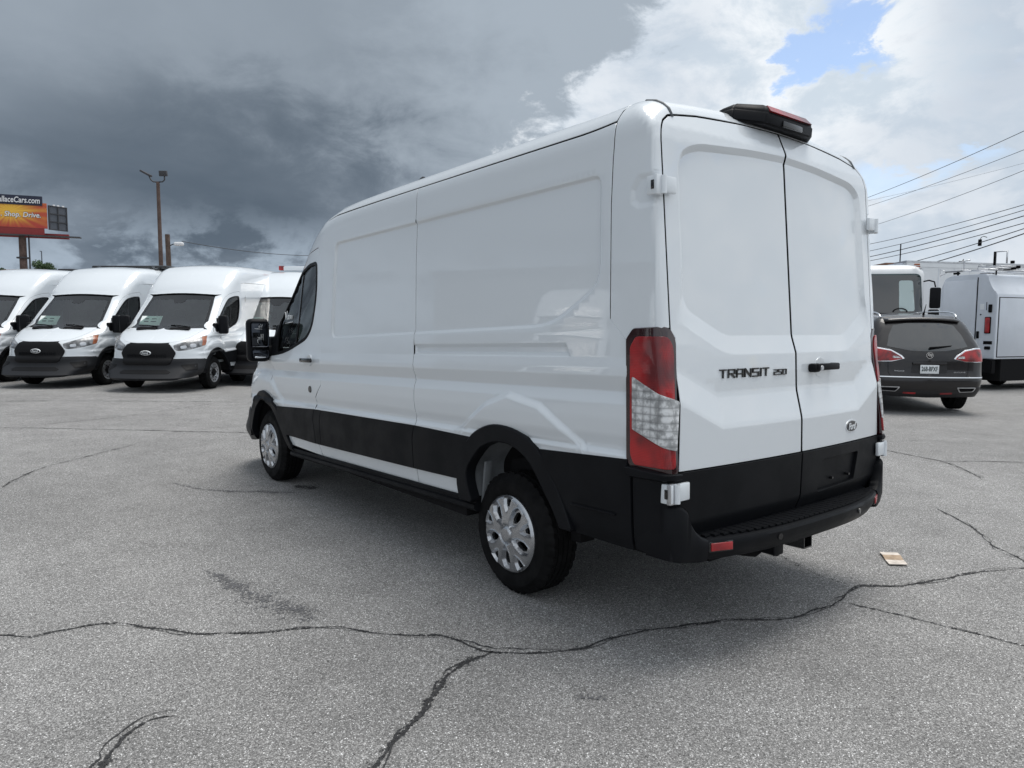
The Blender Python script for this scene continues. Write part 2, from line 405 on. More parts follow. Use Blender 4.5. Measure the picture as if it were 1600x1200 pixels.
def tri_piece(outline, h, holes=(), extra=(), lines=(), vrows=(), olines=()):
    """constrained triangulation of a 2D outline with interior points"""
    out = resample(outline, h); verts = list(out); edges = [(i, (i+1) % len(out)) for i in range(len(out))]
    hl = []
    for ho in holes:
        r = resample(ho, h); b = len(verts); verts += r; edges += [(b+i, b+(i+1) % len(r)) for i in range(len(r))]; hl.append(r)
    a = np.array(out); x0, y0 = a.min(0); x1, y1 = a.max(0)
    xs = np.arange(x0+h*.5, x1, h); ys = np.arange(y0+h*.5, y1, h)
    if len(vrows): 
        ys = np.array(sorted(list(ys)+[v for v in vrows if y0 < v < y1]))
        keep = [0]
        for i in range(1, len(ys)):
            if ys[i]-ys[keep[-1]] > .003: keep.append(i)
        ys = ys[keep] if len(ys) else ys
    if len(xs) and len(ys):
        gx, gy = np.meshgrid(xs, ys); g = np.stack([gx.ravel(), gy.ravel()], 1)
    else: g = np.zeros((0, 2))
    if len(extra): g = np.concatenate([g, np.array(extra, float)])
    if len(g):
        m = poly_sdf(g[:, 0], g[:, 1], out) < -h*.22
        for r in hl: m &= poly_sdf(g[:, 0], g[:, 1], r) > h*.22
        g = g[m]
    verts += [tuple(p) for p in g]
    no = len(verts)
    for ln, cl in [(l, True) for l in lines]+[(l, False) for l in olines]:
        b = len(verts); L = [tuple(map(float, q)) for q in ln]; A = np.array(L)
        if A[:, 0].max() < x0 or A[:, 0].min() > x1 or A[:, 1].max() < y0 or A[:, 1].min() > y1: continue
        ins = poly_sdf(A[:, 0], A[:, 1], out) < .004
        for r_ in hl: ins &= poly_sdf(A[:, 0], A[:, 1], r_) > -.004
        mp_ = {}
        for i, q in enumerate(L):
            if ins[i]: mp_[i] = len(verts); verts.append(q)
        for i in range(len(L) if cl else len(L)-1):
            j = (i+1) % len(L)
            if i in mp_ and j in mp_: edges.append((mp_[i], mp_[j]))
    r = delaunay_2d_cdt([Vector(v) for v in verts], edges, [], 0, 1e-6)
    V = np.array([v[:] for v in r[0]]); Fc = np.array([f for f in r[2] if len(f) == 3])
    c = V[Fc].mean(1); m = poly_sdf(c[:, 0], c[:, 1], out) < 0
    for q in hl: m &= poly_sdf(c[:, 0], c[:, 1], q) > 0
    Fc = Fc[m]
    # map loops to output verts
    orig = r[3]; inv = {}
    for i, l in enumerate(orig):
        for o in l: inv[o] = i
    loops = [[inv[i] for i in range(len(out))]]; b = len(out)
    for q in hl: loops.append([inv[b+i] for i in range(len(q))]); b += len(q)
    used = np.unique(np.concatenate([Fc.ravel()]+[np.array(l) for l in loops])); mp = -np.ones(len(V), int); mp[used] = range(len(used))
    return V[used], mp[Fc], [[mp[i] for i in l] for l in loops]

def piece(name, chart, outline, material, parent, h=.04, off=0., rim=.018, holes=(), extra=(), lines=(), olines=(), vrows=(), mirror=False, sym=False, lat=.002):
    """one body panel: outline in chart coordinates, with returned edges"""
    V, Fc, loops = tri_piece(outline, h, holes, extra, lines, vrows, olines)
    P = chart.pts(V); N = chart.h.grad(P)
    o = off(P) if callable(off) else off
    P = P+N*(np.asarray(o).reshape(-1, 1) if not np.isscalar(o) else o)
    # orient
    a, b, c = P[Fc[:, 0]], P[Fc[:, 1]], P[Fc[:, 2]]; fn = np.cross(b-a, c-a)
    if (fn*N[Fc[:, 0]]).sum() < 0: Fc = Fc[:, ::-1]
    verts = [P]; norms = [N]; faces = [tuple(f) for f in Fc]; base = len(P); dark = []
    if rim > 0:
        for lp in loops:
            n = len(lp); A = P[lp]; Na = N[lp]; ar = V[lp]
            area = .5*np.sum(ar[:, 0]*np.roll(ar[:, 1], -1)-np.roll(ar[:, 0], -1)*ar[:, 1])
            e2 = np.roll(ar, -1, 0)-np.roll(ar, 1, 0); out2 = np.stack([e2[:, 1], -e2[:, 0]], 1)*(1 if area > 0 else -1)*(1 if lp is loops[0] else -1)
            out2 /= np.maximum(np.linalg.norm(out2, axis=1, keepdims=True), 1e-9)
            L = chart.pts(ar+out2*.004)-chart.pts(ar); L -= Na*(L*Na).sum(1, keepdims=True)
            L /= np.maximum(np.linalg.norm(L, axis=1, keepdims=True), 1e-9)
            B = A+L*lat-Na*lat; C = B-Na*rim
            i0 = base; verts += [A, B, C]; norms += [(Na+L*.6)/np.linalg.norm(Na+L*.6, axis=1, keepdims=True), L, L]; base += 3*n
            q = np.arange(n); q2 = (q+1) % n
            rf = np.concatenate([np.stack([r0+q, r0+q2, r1+q2, r1+q], 1) for r0, r1 in ((0, n), (n, 2*n))])
            av = np.concatenate([A, B, C]); fn = np.cross(av[rf[:, 1]]-av[rf[:, 0]], av[rf[:, 3]]-av[rf[:, 0]])
            if (fn*np.concatenate([L, L])).sum() < 0: rf = rf[:, ::-1]
            faces += [tuple(f) for f in rf+i0]; dark += list(range(len(faces)-n, len(faces)))
    P = np.concatenate(verts); N = np.concatenate(norms)
    res = []
    def blacken_edges(o, second=None):                          # returned edges coloured black, standing in for shade in the panel gaps
        if not dark or material not in (M['paint'], M.get('suv_paint')): return o
        o.data.materials.append(M['gap']); mi = np.zeros(len(o.data.polygons), np.int32); d = np.array(dark); mi[d] = 1
        if second: mi[d+second] = 1
        o.data.polygons.foreach_set('material_index', mi); return o
    def half(side):
        Q, NN = P.copy(), N.copy(); FF = faces
        if side < 0: Q[:, 0] *= -1; NN[:, 0] *= -1; FF = [f[::-1] for f in faces]
        if chart.h.post is not None: Q, NN = chart.h.post(Q, NN)
        return Q, NN, FF
    if sym:
        Q, NN, FF = half(1); Q2, N2, F2 = half(-1); k = len(Q)
        return blacken_edges(mesh_obj(name, np.concatenate([Q, Q2]), FF+[tuple(i+k for i in f) for f in F2], material, parent, np.concatenate([NN, N2])), len(FF))
    for side in ((1,) if not mirror else (1, -1)):
        Q, NN, FF = half(side); res.append(blacken_edges(mesh_obj(name, Q, FF, material, parent, NN)))
    return res if len(res) > 1 else res[0]

# ------------------------------------------------------------------ the panel van (hull, panels, glass, trims)
TH = math.radians(1.6)                        # the empty van sits nose down
def rake(P, N):
    c, s_ = math.cos(TH), math.sin(TH)
    Q = P-np.array([0, 1.9, .35]); R = np.array([[1, 0, 0], [0, c, s_], [0, -s_, c]])
    return Q@R.T+np.array([0, 1.9, .35]), N@R.T
def rk(p):
    q, _ = rake(np.array([p], float), np.array([[0, 0, 1.]])); return Vector(q[0])
RAKE = Matrix.Translation((0, 1.9, .35)) @ Matrix.Rotation(-TH, 4, 'X') @ Matrix.Translation((0, -1.9, -.35))
def raked(o):
    o.data.transform(RAKE); return o

W_LO = [(.30, .93), (.41, .955), (.455, .985), (.54, 1.0), (.83, 1.014), (.848, 1.014), (.870, .988), (.89, .990), (.93, 1.004), (1.0, 1.013), (1.085, 1.012), (1.142, .989), (1.215, 1.017), (1.25, 1.015), (1.30, 1.008), (1.44, 1.002), (1.9, .994), (2.15, .988), (2.25, .985), (2.36, .985)]
PANEL = rounded([(-.765, 2.15), (2.10, 2.16), (2.19, 1.42), (-.42, 1.449), (-.765, 1.64)], [.05, .06, .07, .14, .10])
RAIL = [(-.571, 1.30), (-.53, 1.368), (.93, 1.368), (.93, 1.30)]
HPK = [(-.940, 2.05), (-.985, 2.112), (-1.14, 2.112), (-1.14, 1.952), (-.985, 1.952), (-.940, 1.985)]
FLR = [(.55, .70), (.45, .855), (.124, 1.041), (-.08, 1.105), (-.35, 1.06), (-.64, .89), (-.80, .70), (-.8, .2), (.55, .2)]
FLF = [(3.10, .70), (3.22, .86), (3.45, 1.06), (3.62, 1.12), (3.85, 1.12), (4.1, 1.02), (4.5, .7), (4.5, .2), (3.1, .2)]
WINR = rounded([(-.81, 2.19), (-.70, 2.235), (-.3, 2.262), (0, 2.272), (.3, 2.262), (.70, 2.235), (.81, 2.19), (.82, 1.52), (.55, 1.392), (-.55, 1.392), (-.82, 1.52)], .06)
def van_F(hi, flat=False):
    top = 2.80 if hi else 2.525
    Wt = Tab(W_LO+([(2.55, .955), (2.75, .92)] if hi else [(2.5, .975)]), .003)
    if hi: Z = Tab([(-2, top-.02), (1.3, top), (1.9, top-.01), (2.25, top-.06), (2.55, top-.19), (2.8, top-.37), (3.0, 2.27), (3.12, 2.10), (3.5, 1.75), (3.95, 1.33), (4.3, 1.0)], .08)
    else: Z = Tab([(-2, top), (1.4, top), (1.8, 2.52), (2.1, 2.508), (2.4, 2.462), (2.7, 2.372), (2.95, 2.23), (3.12, 2.09), (3.5, 1.74), (3.95, 1.33), (4.3, 1.0)], .07)
    yy = np.linspace(-2, 4.3, 400); dz = np.gradient(Z(yy), yy); cs = 1/np.sqrt(1+dz**2)
    Yr = Tab([(.2, -1.12), (.50, -1.175), (.566, -1.204), (.80, -1.215), (.965, -1.215), (.985, -1.212), (1.11, -1.184), (1.13, -1.182), (1.30, -1.178), (2.26, -1.120), (2.32, -1.108), (2.42, -1.068), (2.5, -1.015)]+([(2.8, -.90)] if hi else []), .004)
    Yn = Tab([(.2, 4.42), (.32, 4.60), (.44, 4.70), (.55, 4.75), (.70, 4.77), (.74, 4.72), (.9, 4.70), (1.02, 4.67), (1.10, 4.62), (1.3, 4.3)], .02)
    def Ff(x, y, z):
        x, y, z = np.broadcast_arrays(np.asarray(x, float), y, z); ax = np.abs(x)
        w = (flat if flat > 1.0001 else 1.007)-.009*(np.maximum(-.80-y, 0)/.3)**2
        return smax(ax-w, (-1.226+(z-.8)*.10+.050*x*x)-y, .03)
    if flat: return Ff
    def F(x, y, z):
        x, y, z = np.broadcast_arrays(np.asarray(x, float), y, z)
        ax = np.abs(x)
        w = Wt(z)-sst(y, 2.3, 3.3)*np.maximum(z-1.25, 0)*.115-sst(y, 3.2, 4.6)*.045-sst(y, 3.9, 4.4)*np.maximum(.52-z, 0)*.45
        w = w-.009*(np.maximum(-.80-y, 0)/.3)**2
        m = (y > -1.2) & (y < 2.4) & (z > 1.2) & (z < 2.3) & (ax > .6)
        if m.any():
            d = poly_sdf(y[m], z[m], PANEL); dd = .014*sst(-d, -.004, .018)
            d3 = poly_sdf(y[m], z[m], HPK); dd = dd+.008*sst(-d3, 0, .034)*(0 if hi else 1)
            d2 = poly_sdf(y[m], z[m], RAIL); dd = dd+.024*sst(-d2, -.003, .022)
            w = w.copy(); w[m] -= dd
        m = (z < 1.25) & (ax > .6) & (y < 1.0)
        if m.any(): w[m] += .024*sst(-poly_sdf(y[m], z[m], FLR), -.008, .036)*sst(z[m], .83, .89)
        m = (z < 1.25) & (ax > .5) & (y > 2.9)
        if m.any(): w[m] += .022*sst(-poly_sdf(y[m], z[m], FLF), -.010, .05)*sst(z[m], .80, .88)
        gs = ax-w
        yq = y+.15*x*x*sst(y, 2.0, 2.9)
        gt = (z-Z(yq)+.06*(x/.95)**2)*np.interp(yq, yy, cs)
        gh = (z-(1.115+(4.62-y)*.37-.07*x*x))*.94
        gn = y-(Yn(z)-.42*ax**2.6)
        gl = smax(gh, gn, .14)
        q = np.where(y > 2.6, smin(gt, gl, .07), gt)
        r = .17-.05*sst(y, 2.4, 3.1)+.10*sst(y, 3.9, 4.3)
        f = smax(gs, q, r)
        zs = z-.47*np.maximum(ax-.64, 0)*sst(z, .80, .95)*(1-sst(z, 1.25, 1.45))
        yr = Yr(zs)+.055*x*x
        m = (y < -.7) & (z > 1.22) & (z < 2.4)
        if m.any():
            d = poly_sdf(x[m], z[m], WINR); low = 1-sst(z[m], 1.44, 1.62)
            yr = yr.copy(); yr[m] += .021*np.clip(1-np.maximum(d, 0)/(.030+.058*low), 0, 1)
        return smax(f, yr-y, .018+.09*sst(z, 2.28, 2.47))
    return F
def ring(poly, d, h=.03):
    p = np.array(resample(poly, h)); e = np.roll(p, -1, 0)-np.roll(p, 1, 0); n = np.stack([e[:, 1], -e[:, 0]], 1)
    n /= np.maximum(np.linalg.norm(n, axis=1, keepdims=True), 1e-9)
    if poly_sdf((p+n*.001)[:, 0], (p+n*.001)[:, 1], p).mean() < 0: n = -n
    return p+n*d

AR_OUT = catmull([(.385, .445), (.41, .56), (.37, .70), (.273, .82), (.15, .885), (.01, .912), (-.156, .893), (-.325, .817), (-.456, .664), (-.53, .55), (-.585, .44)], 4)
AR_IN = catmull([(.268, .445), (.315, .56), (.30, .65), (.192, .761), (.12, .80), (.01, .828), (-.126, .818), (-.267, .748), (-.385, .61), (-.455, .52), (-.505, .44)], 4)
AF_OUT = catmull([(3.055, .445), (3.186, .615), (3.349, .779), (3.51, .885), (3.70, .935), (3.87, .91), (4.02, .83), (4.15, .70), (4.235, .55), (4.26, .44)], 4)
AF_IN = catmull([(3.135, .445), (3.25, .58), (3.39, .725), (3.53, .815), (3.70, .855), (3.85, .83), (3.975, .76), (4.08, .65), (4.15, .54), (4.17, .44)], 4)
def mid(A, B, t=.5): return [((1-t)*a[0]+t*b[0], (1-t)*a[1]+t*b[1]) for a, b in zip(A, B)]
AR_MID, AF_MID = mid(AR_OUT, AR_IN, .45), mid(AF_OUT, AF_IN, .45)
VROWS = [.455, .46, .54, .56, .842, .846, .850, .856, .864, .868, .872, .878, .886, .892, .90, .92, .95, 1.0, 1.06, 1.075, 1.082, 1.088, 1.096, 1.12, 1.134, 1.139, 1.143, 1.148, 1.156, 1.18, 1.2, 1.208, 1.212, 1.216, 1.22, 1.23, 1.24, 1.25, 1.26, 1.275, 1.29, 1.296, 1.302, 1.308, 1.316, 1.324, 1.344, 1.350, 1.356, 1.362, 1.368, 1.374]

def make_wheel(kind, parent, x, y, side, R=.346, wd=.235):
    """wheel with its outer face at |x| on the given side"""
    w = empty('wheel', (side*x, y, R)); w.parent = parent
    w.rotation_euler = (0, 0, 0 if side < 0 else PI)      # outer face towards local -x
    # tyre profile (radius, depth from the outer face)
    rim_r = .222
    prof = [(rim_r-.012, .02), (rim_r, .010), (rim_r+.018, .004), (rim_r+.045, .0), (rim_r+.075, .002), (R-.04, .010), (R-.022, .020), (R-.010, .030)]
    tread = []; n_g = 4; t0, t1 = .036, wd-.036
    ribs = 5; L = (t1-t0); gw = .009; rw = (L-gw*(ribs-1))/ribs; p = t0
    for i in range(ribs):
        tread += [(R-.001 if i in (0, ribs-1) else R, p+.001), (R-.001 if i in (0, ribs-1) else R, p+rw-.001)]
        if i < ribs-1: tread += [(R-.009, p+rw+.001), (R-.009, p+rw+gw-.001)]
        p += rw+gw
    full = prof+tread+[(a, wd-b) for a, b in prof[::-1]]
    NS = 216; verts = []; faces = []; m = len(full)
    for k in range(NS):
        a = 2*PI*k/NS
        for j, (r, d) in enumerate(full):
            rr = r
            if len(prof)-2 <= j < len(prof)+2 or m-len(prof)-2 <= j < m-len(prof)+2:
                rr -= .007 if (k % 6) in (0, 1) else 0
            elif len(prof)+2 <= j < m-len(prof)-2 and r > R-.005: rr -= .005 if (k+j) % 6 == 0 else 0
            verts.append((d, rr*math.cos(a), rr*math.sin(a)))
    for k in range(NS):
        for j in range(m-1):
            a, b = k*m+j, ((k+1) % NS)*m+j
            faces.append((a, b, b+1, a+1))
    t = mesh_obj('tyre', verts, faces, M['rubber'], w); t.data.polygons.foreach_set('use_smooth', [True]*len(faces)); t.data.set_sharp_from_angle(angle=math.radians(32))
    # rim barrel + brake
    bm = bmesh.new()
    n = 48; prev = None
    for (r, d) in [(rim_r, .012), (rim_r-.006, .03), (rim_r-.03, .05), (rim_r-.035, .15), (0.0, .16)]:
        cur = [bm.verts.new((d, r*math.cos(2*PI*k/n), r*math.sin(2*PI*k/n))) for k in range(n)]
        if prev:
            for k in range(n): bm.faces.new((prev[k], prev[(k+1) % n], cur[(k+1) % n], cur[k]))
        prev = cur
    bmesh.ops.remove_doubles(bm, verts=bm.verts, dist=1e-5)
    bm_obj('rim', bm, M['gap'] if kind == 'cap' else M['steel'], w, angle=40)
    if kind == 'cap':
        Rc = .219; holes = []; recs = []
        for k in range(5):
            a = 2*PI*k/5+PI/2+PI; c, s_ = math.cos(a), math.sin(a)
            rot_ = lambda L: [(r*c-q*s_, r*s_+q*c) for r, q in L]
            recs.append((rot_([(.060, -.004), (.100, -.031), (.150, -.040), (.192, -.024), (.198, 0), (.192, .024), (.150, .040), (.100, .031), (.060, .004)]), .017))
            holes.append(rot_([(.092, -.006), (.108, -.019), (.148, -.024), (.168, -.012), (.168, .012), (.148, .024), (.108, .019), (.092, .006)]))
            a += PI/5; c, s_ = math.cos(a), math.sin(a)
            recs.append((rot_([(.128, -.005), (.160, -.026), (.205, -.036), (.209, 0), (.205, .036), (.160, .026), (.128, .005)]), .013))
            holes.append(rot_([(.158, -.009), (.178, -.018), (.196, -.019), (.199, 0), (.196, .019), (.178, .018), (.158, .009)]))
        disc = [(Rc*math.cos(2*PI*k/96), Rc*math.sin(2*PI*k/96)) for k in range(96)]
        ex = []
        for ho in holes:
            for d in (.004, .010, .016, .022): ex += list(map(tuple, ring(ho, d, .008)))
        for rr_ in (.036, .040, .044, .050, .056): ex += [(rr_*math.cos(2*PI*k/40), rr_*math.sin(2*PI*k/40)) for k in range(40)]
        V, Fc, loops = tri_piece(disc, .0075, holes, (), [ring(rc_, d, .008) for rc_, _ in recs for d in (.005, .0, -.010)])
        def hgt(a, b):
            r = np.hypot(a, b); z = .020*(1-(r/.22)**2)+.004
            for rc_, dp in recs:
                d = poly_sdf(a, b, rc_)
                z = z-dp*np.clip(-d/.010, 0, 1)+.0035*np.exp(-(d/.0035)**2)*(d > -.002)
            z = z-.010*np.exp(-((r-.050)/.006)**2)+.004*(1-sst(r, .036, .042))-.010*sst(r, .207, .219)
            return z
        H = hgt(V[:, 0], V[:, 1]); P = np.stack([-H-.004, V[:, 0], V[:, 1]], 1)
        nb = len(P); vs = [P]; fs = [tuple(f) for f in Fc]
        for lp in loops:
            C = P[lp].copy(); C[:, 0] += .02; n = len(lp); b0 = sum(len(v) for v in vs); vs.append(C)
            for i in range(n): fs.append((lp[i], lp[(i+1) % n], b0+(i+1) % n, b0+i))
        hc = mesh_obj('hubcap', np.concatenate(vs), fs, M['silver'], w); bmx = bmesh.new(); bmx.from_mesh(hc.data)
        bmesh.ops.recalc_face_normals(bmx, faces=bmx.faces); bmx.to_mesh(hc.data); bmx.free()
        hc.data.polygons.foreach_set('use_smooth', [True]*len(hc.data.polygons)); hc.data.set_sharp_from_angle(angle=math.radians(30))
        bm = bmesh.new(); add_cyl(bm, (-.018, 0, 0), (-.0245, 0, 0), .030, .028, 24); o = bm_obj('centre_cap', bm, M['silver'], w, angle=30)
    else:
        bm = bmesh.new(); n = 40; prev = None
        for (r, d) in [(rim_r-.004, .016), (rim_r-.02, .022), (rim_r-.035, .03), (.15, .02), (.12, .03), (.105, .045), (.0, .05)]:
            cur = [bm.verts.new((d, r*math.cos(2*PI*k/n), r*math.sin(2*PI*k/n))) for k in range(n)]
            if prev:
                for k in range(n): bm.faces.new((prev[k], prev[(k+1) % n], cur[(k+1) % n], cur[k]))
            prev = cur
        bmesh.ops.remove_doubles(bm, verts=bm.verts, dist=1e-5)
        bm_obj('wheel_disc', bm, M['steel'], w, angle=40)
        bm = bmesh.new(); add_cyl(bm, (.03, 0, 0), (.012, 0, 0), .085, .07, 24)
        for k in range(6):
            a = 2*PI*k/6; add_cyl(bm, (.04, .115*math.cos(a), .115*math.sin(a)), (.018, .115*math.cos(a), .115*math.sin(a)), .012, .010, 8)
        bm_obj('hub', bm, M['gap'], w, angle=40)
        bm = bmesh.new()
        for k in range(12):
            a = 2*PI*(k+.5)/12; add_cyl(bm, (.022, .168*math.cos(a), .168*math.sin(a)), (.0195, .168*math.cos(a), .168*math.sin(a)), .014, .014, 10)
        bm_obj('hand_hole', bm, M['gap'], w)
    return w

def build_van(root, hi, main):
    hull = Hull(van_F(hi), rake); ch = Chart(hull, -.6, 3.9, 1.9); nc = Chart(hull, -.6, 3.9, .93)
    class FrontChart:
        h = hull
        def pts(s, uv): return hull.cast(np.stack([uv[:, 0], 0*uv[:, 0]+1.0, uv[:, 1]], 1), np.tile([0., 1., 0.], (len(uv), 1)), 4.2)
    fc = FrontChart()
    P3 = lambda p: (float(p[1]), ch.vz(abs(float(p[0])), float(p[2])))
    h = .035 if main else .07; g = .004
    rows = VROWS if main else [.848, .87, .89, 1.085, 1.142, 1.215, 1.25]
    WH = M['paint']; BL = M['plastic']
    DR = 2.372 if not hi else 2.36           # drip seam height
    dz = (2.30-1.9)
    def to_chart(P):
        P = np.asarray(P); r = -P[:, 0]; d = np.maximum(ch.yr-P[:, 1], 0)
        rr_ = np.hypot(r, d); u = np.where(d > 0, ch.yr-np.arctan2(d, r), P[:, 1])
        v = np.where(P[:, 2] <= ch.zc, P[:, 2], ch.zc+np.arctan2(P[:, 2]-ch.zc, rr_)); return list(zip(u, v))
    def side_pts(L):
        L = np.asarray(L, float); P = hull.cast(np.stack([0*L[:, 0], L[:, 0], L[:, 1]], 1), np.tile([-1., 0, 0], (len(L), 1)), 1.4); return to_chart(P)
    def rear_pts(L):
        L = np.asarray(L, float); P = hull.cast(np.stack([L[:, 0], 0*L[:, 0], L[:, 1]], 1), np.tile([0, -1., 0], (len(L), 1)), 1.6); return to_chart(P)
    def RL(L, h_=.06, closed=False): return rear_pts(resample(L, h_, closed))
    pex = []; plines = []
    if main:
        for d in (.003, -.002, -.007, -.012, -.017, -.022): plines.append(side_pts(ring(PANEL, d, .03)))
        hpl = [side_pts([q for q in ring(HPK, d, .012) if q[0] > -1.085]) for d in (.002, -.010, -.018, -.026, -.034)]
        for d in (.003, -.003, -.009, -.015, -.022): plines.append(list(map(tuple, ring(RAIL, d, .03))))
    for d in (.008, 0, -.007, -.014, -.021, -.028, -.036, -.045): plines += [list(map(tuple, ring(FLR, d, .04))), list(map(tuple, ring(FLF, d, .04)))]
    fx = lambda L: [ch.sp(y, z) if z <= 1.9 else P3(hull.cast(np.array([[0, min(max(y, -.6), 9), z]]), np.array([[-1., 0, 0]]))[0]) for y, z in L]
    # chart coordinates of a flank point at height z (solves where the hull really is)
    def flank(y, z): return side_pts([(y, z)])[0]
    K = lambda pts: side_pts(pts)
    E = lambda x, z, y=-1.15: ch.ep(x, z, y)
    # ---- flank, rear seam to B pillar (two panels) ; sills are white, cladding added on top
    s2 = [(.93, .455), (.925, .81), (.928, 1.12), (.94, 1.22), (.936, 1.30)] ; s2 = [(.925, z) for z in (.455, .8, 1.1, 1.25, 1.30, 1.375)]
    seam2 = [(.925, .455), (.925, 1.0), (.925, 1.5), (.918, 1.9), (.905, 2.1), (.89, 2.25), (.885, DR)]
    seam3 = [(-.83, .84), (-.83, 1.474), (-.83, 2.0), (-.838, 2.2), (-.85, DR)]
    A = [p for p in AR_MID]
    # middle panel: seam2 -> rear seam, over the rear arch
    out = K([(p[0]-g, p[1]) for p in seam2[::-1]])
    out += [(.405, .455)] if A[0][1] < .455 else []
    out += [p for p in A if p[1] >= .455]
    lowr = [p for p in A if p[1] >= .455][-1]
    out += [(-.82+.0, .455) if False else ch.sp(-.90, .455)]
    out += [ch.sp(-.935, .83), ch.sp(-.935, 1.37)] if True else []
    out += K([(-.83+g, 1.478)])+K([(p[0]+g, p[1]) for p in seam3[2:-1]])+K([(-.85+g, DR-.006)])
    out = K([(.885-g, DR-.006)])+out[1:]
    piece('rear_side_panel', ch, out, WH, root, h, 0, lines=plines, vrows=rows, mirror=True)
    # front side panel: B pillar to seam2, running over the door and down the A pillar
    top_c = [(2.385, 1.15), (2.385, 1.9), (2.39, 2.10), (2.43, 2.158), (2.65, 2.136), (2.846, 2.092), (2.985, 2.02), (3.12, 1.91), (3.40, 1.655), (3.66, 1.42), (3.79, 1.285)]
    doorfront = [(3.79, 1.285), (3.70, 1.262), (3.485, 1.25)]
    we_t, we_b = fc.pts(np.array([[-.715, 2.035], [-.735, 1.9], [-.765, 1.7], [-.795, 1.5], [-.815, 1.36]])), None
    wedge = [P3(p) for p in we_t]
    out = K([(p[0]+g, p[1]) for p in seam2[:-1]])+K([(.885+g, DR-.006), (2.1, DR-.006), (2.345, 2.345)])
    joinl = K([(2.345, 2.345), (2.6, 2.27 if not hi else 2.30), (2.85, 2.165 if not hi else 2.20), (3.0, 2.075)])
    if hi: joinl = K([(2.345, 2.345), (2.6, 2.30), (2.85, 2.20), (3.0, 2.08)])
    out += joinl[1:]+wedge+[(3.90, 1.27)]+K([(3.86, 1.255)])
    out += K([(p[0]+.002, p[1]+.004) for p in top_c[::-1]])
    out += [(2.39, 1.04), (2.515, .935), (2.52, .80), (2.485, .56), (2.44, .455)]
    piece('front_side_panel', ch, out, WH, root, h, 0, lines=plines, vrows=rows, mirror=True)
    # door
    win = rounded([(2.452, 2.055), (2.66, 2.055), (2.90, 2.01), (3.37, 1.63), (3.72, 1.31), (3.70, 1.262), (3.20, 1.289), (2.69, 1.415), (2.56, 1.52), (2.452, 1.80)], [.06, .05, .10, .1, .03, .03, .2, .12, .12, .12], 5)
    dl = [(p[0]+.005, p[1]-.004) for p in top_c]
    AFm = [p for p in AF_MID if p[1] >= .455 and p[0] < 3.487]
    out = [(2.395, 1.045)]+dl[0:1]+K(dl[1:-1])+[(3.785, 1.278), (3.705, 1.255), (3.483, 1.243), (3.483, AFm[-1][1])]+AFm[::-1]+[(2.452, .455), (2.493, .56), (2.53, .80), (2.525, .94)]
    doors = piece('front_door', ch, out, WH, root, h, 0, lines=plines, vrows=rows, holes=[win], mirror=True)
    # window frame and glass
    sh = lambda poly, d: [tuple(p) for p in ring(poly, -d, .05)]
    gl = sh(win, .026)
    gl = [p for p in gl if p[0] < 3.40]
    fr = piece('window_frame', ch, sh(win, .003), BL, root, h, .004, rim=.03, holes=[gl], mirror=True)
    gp = piece('side_window', ch, sh(gl, -.004), M['glass'], root, .09, -.008, rim=0, mirror=True)
    piece('window_divider', ch, side_pts([(2.845, 1.99), (2.878, 1.983), (2.972, 1.345), (2.94, 1.352)]), M['gloss_black'], root, .06, -.002, rim=.012, mirror=True)
    if True:
        sail = [(3.36, 1.60), (3.36, 1.26), (3.50, 1.262), (3.70, 1.27), (3.705, 1.32)]
        piece('window_sail', ch, sail, BL, root, .06, -.001, rim=0, mirror=True)
    # quarter panel wrapping the corner, and header + roof
    qt = K([(p[0]-g, p[1]) for p in seam3[1:-1]])
    xh = .83; zt = 2.425
    RE = [(-.937, 1.38), (-.937, 1.43), (-.937, 2.25), (-.926, 2.303), (-.902, 2.347), (-.859, 2.378), (-.835, 2.384)] if not hi else [(-.936, 1.38), (-.936, 1.43), (-.93, 2.25), (-.91, 2.45), (-.88, 2.53), (-.84, 2.57), (-.835, 2.572)]
    rear_edge = rear_pts(RE); rear_edge_f = RL(RE, .06)
    lampcut = [ch.sp(-.928, .84), ch.sp(-.928, 1.382), ch.sp(-.975, 1.428), E(-.94, 1.43, -1.12), E(-.915, 1.41, -1.12)]
    # roof rear-left corner point where quarter panel, header and roof meet
    def up(x, y, z): 
        if y < ch.yr: d = ch.yr-y; return (ch.yr-math.atan2(d, -x), ch.vz(math.hypot(x, d), z))
        return (y, ch.vz(-x, z))
    ztop = 2.495 if not hi else 2.76
    out = qt+[flank(-.85-g, DR)]+[up(-.89, -.86, DR+.05), up(-.83, -.87, ztop-.02)]+[up(-.83, -.96, ztop-.03), rear_edge[-1]]+rear_edge_f[::-1][1:-1]+[p for p in [lampcut[3], lampcut[2], lampcut[1]]]+[ch.sp(-.928, 1.382)]
    dedup = [out[0]]
    for p in out[1:]:
        if math.hypot(p[0]-dedup[-1][0], p[1]-dedup[-1][1]) > 1e-3: dedup.append(p)
    quarter = piece('rear_corner_panel', ch, dedup, WH, root, .022 if main else .06, 0, vrows=rows, mirror=True, lines=(hpl if main else []))
    # roof with gutter seam
    fe = []
    for x in (.72, .6, .45, .3, .15, .02):
        yq = 3.125-.15*x*x; p = (-x, yq, 2.06 if not hi else 2.09)
        fe.append((yq, ch.vz(x, p[2]-.02*x*x)))
    roof = K([(-.85+g, DR+.006), (2.1, DR+.006), (2.345, 2.345+.004)])+joinl[1:]+fe+[(3.125, 1.9+PI/2-.001), (-.85+g, 1.9+PI/2-.001), up(-.83+.002, -.85, ztop)]
    piece('roof', ch, roof, WH, root, .06 if main else .09, 0, sym=True)
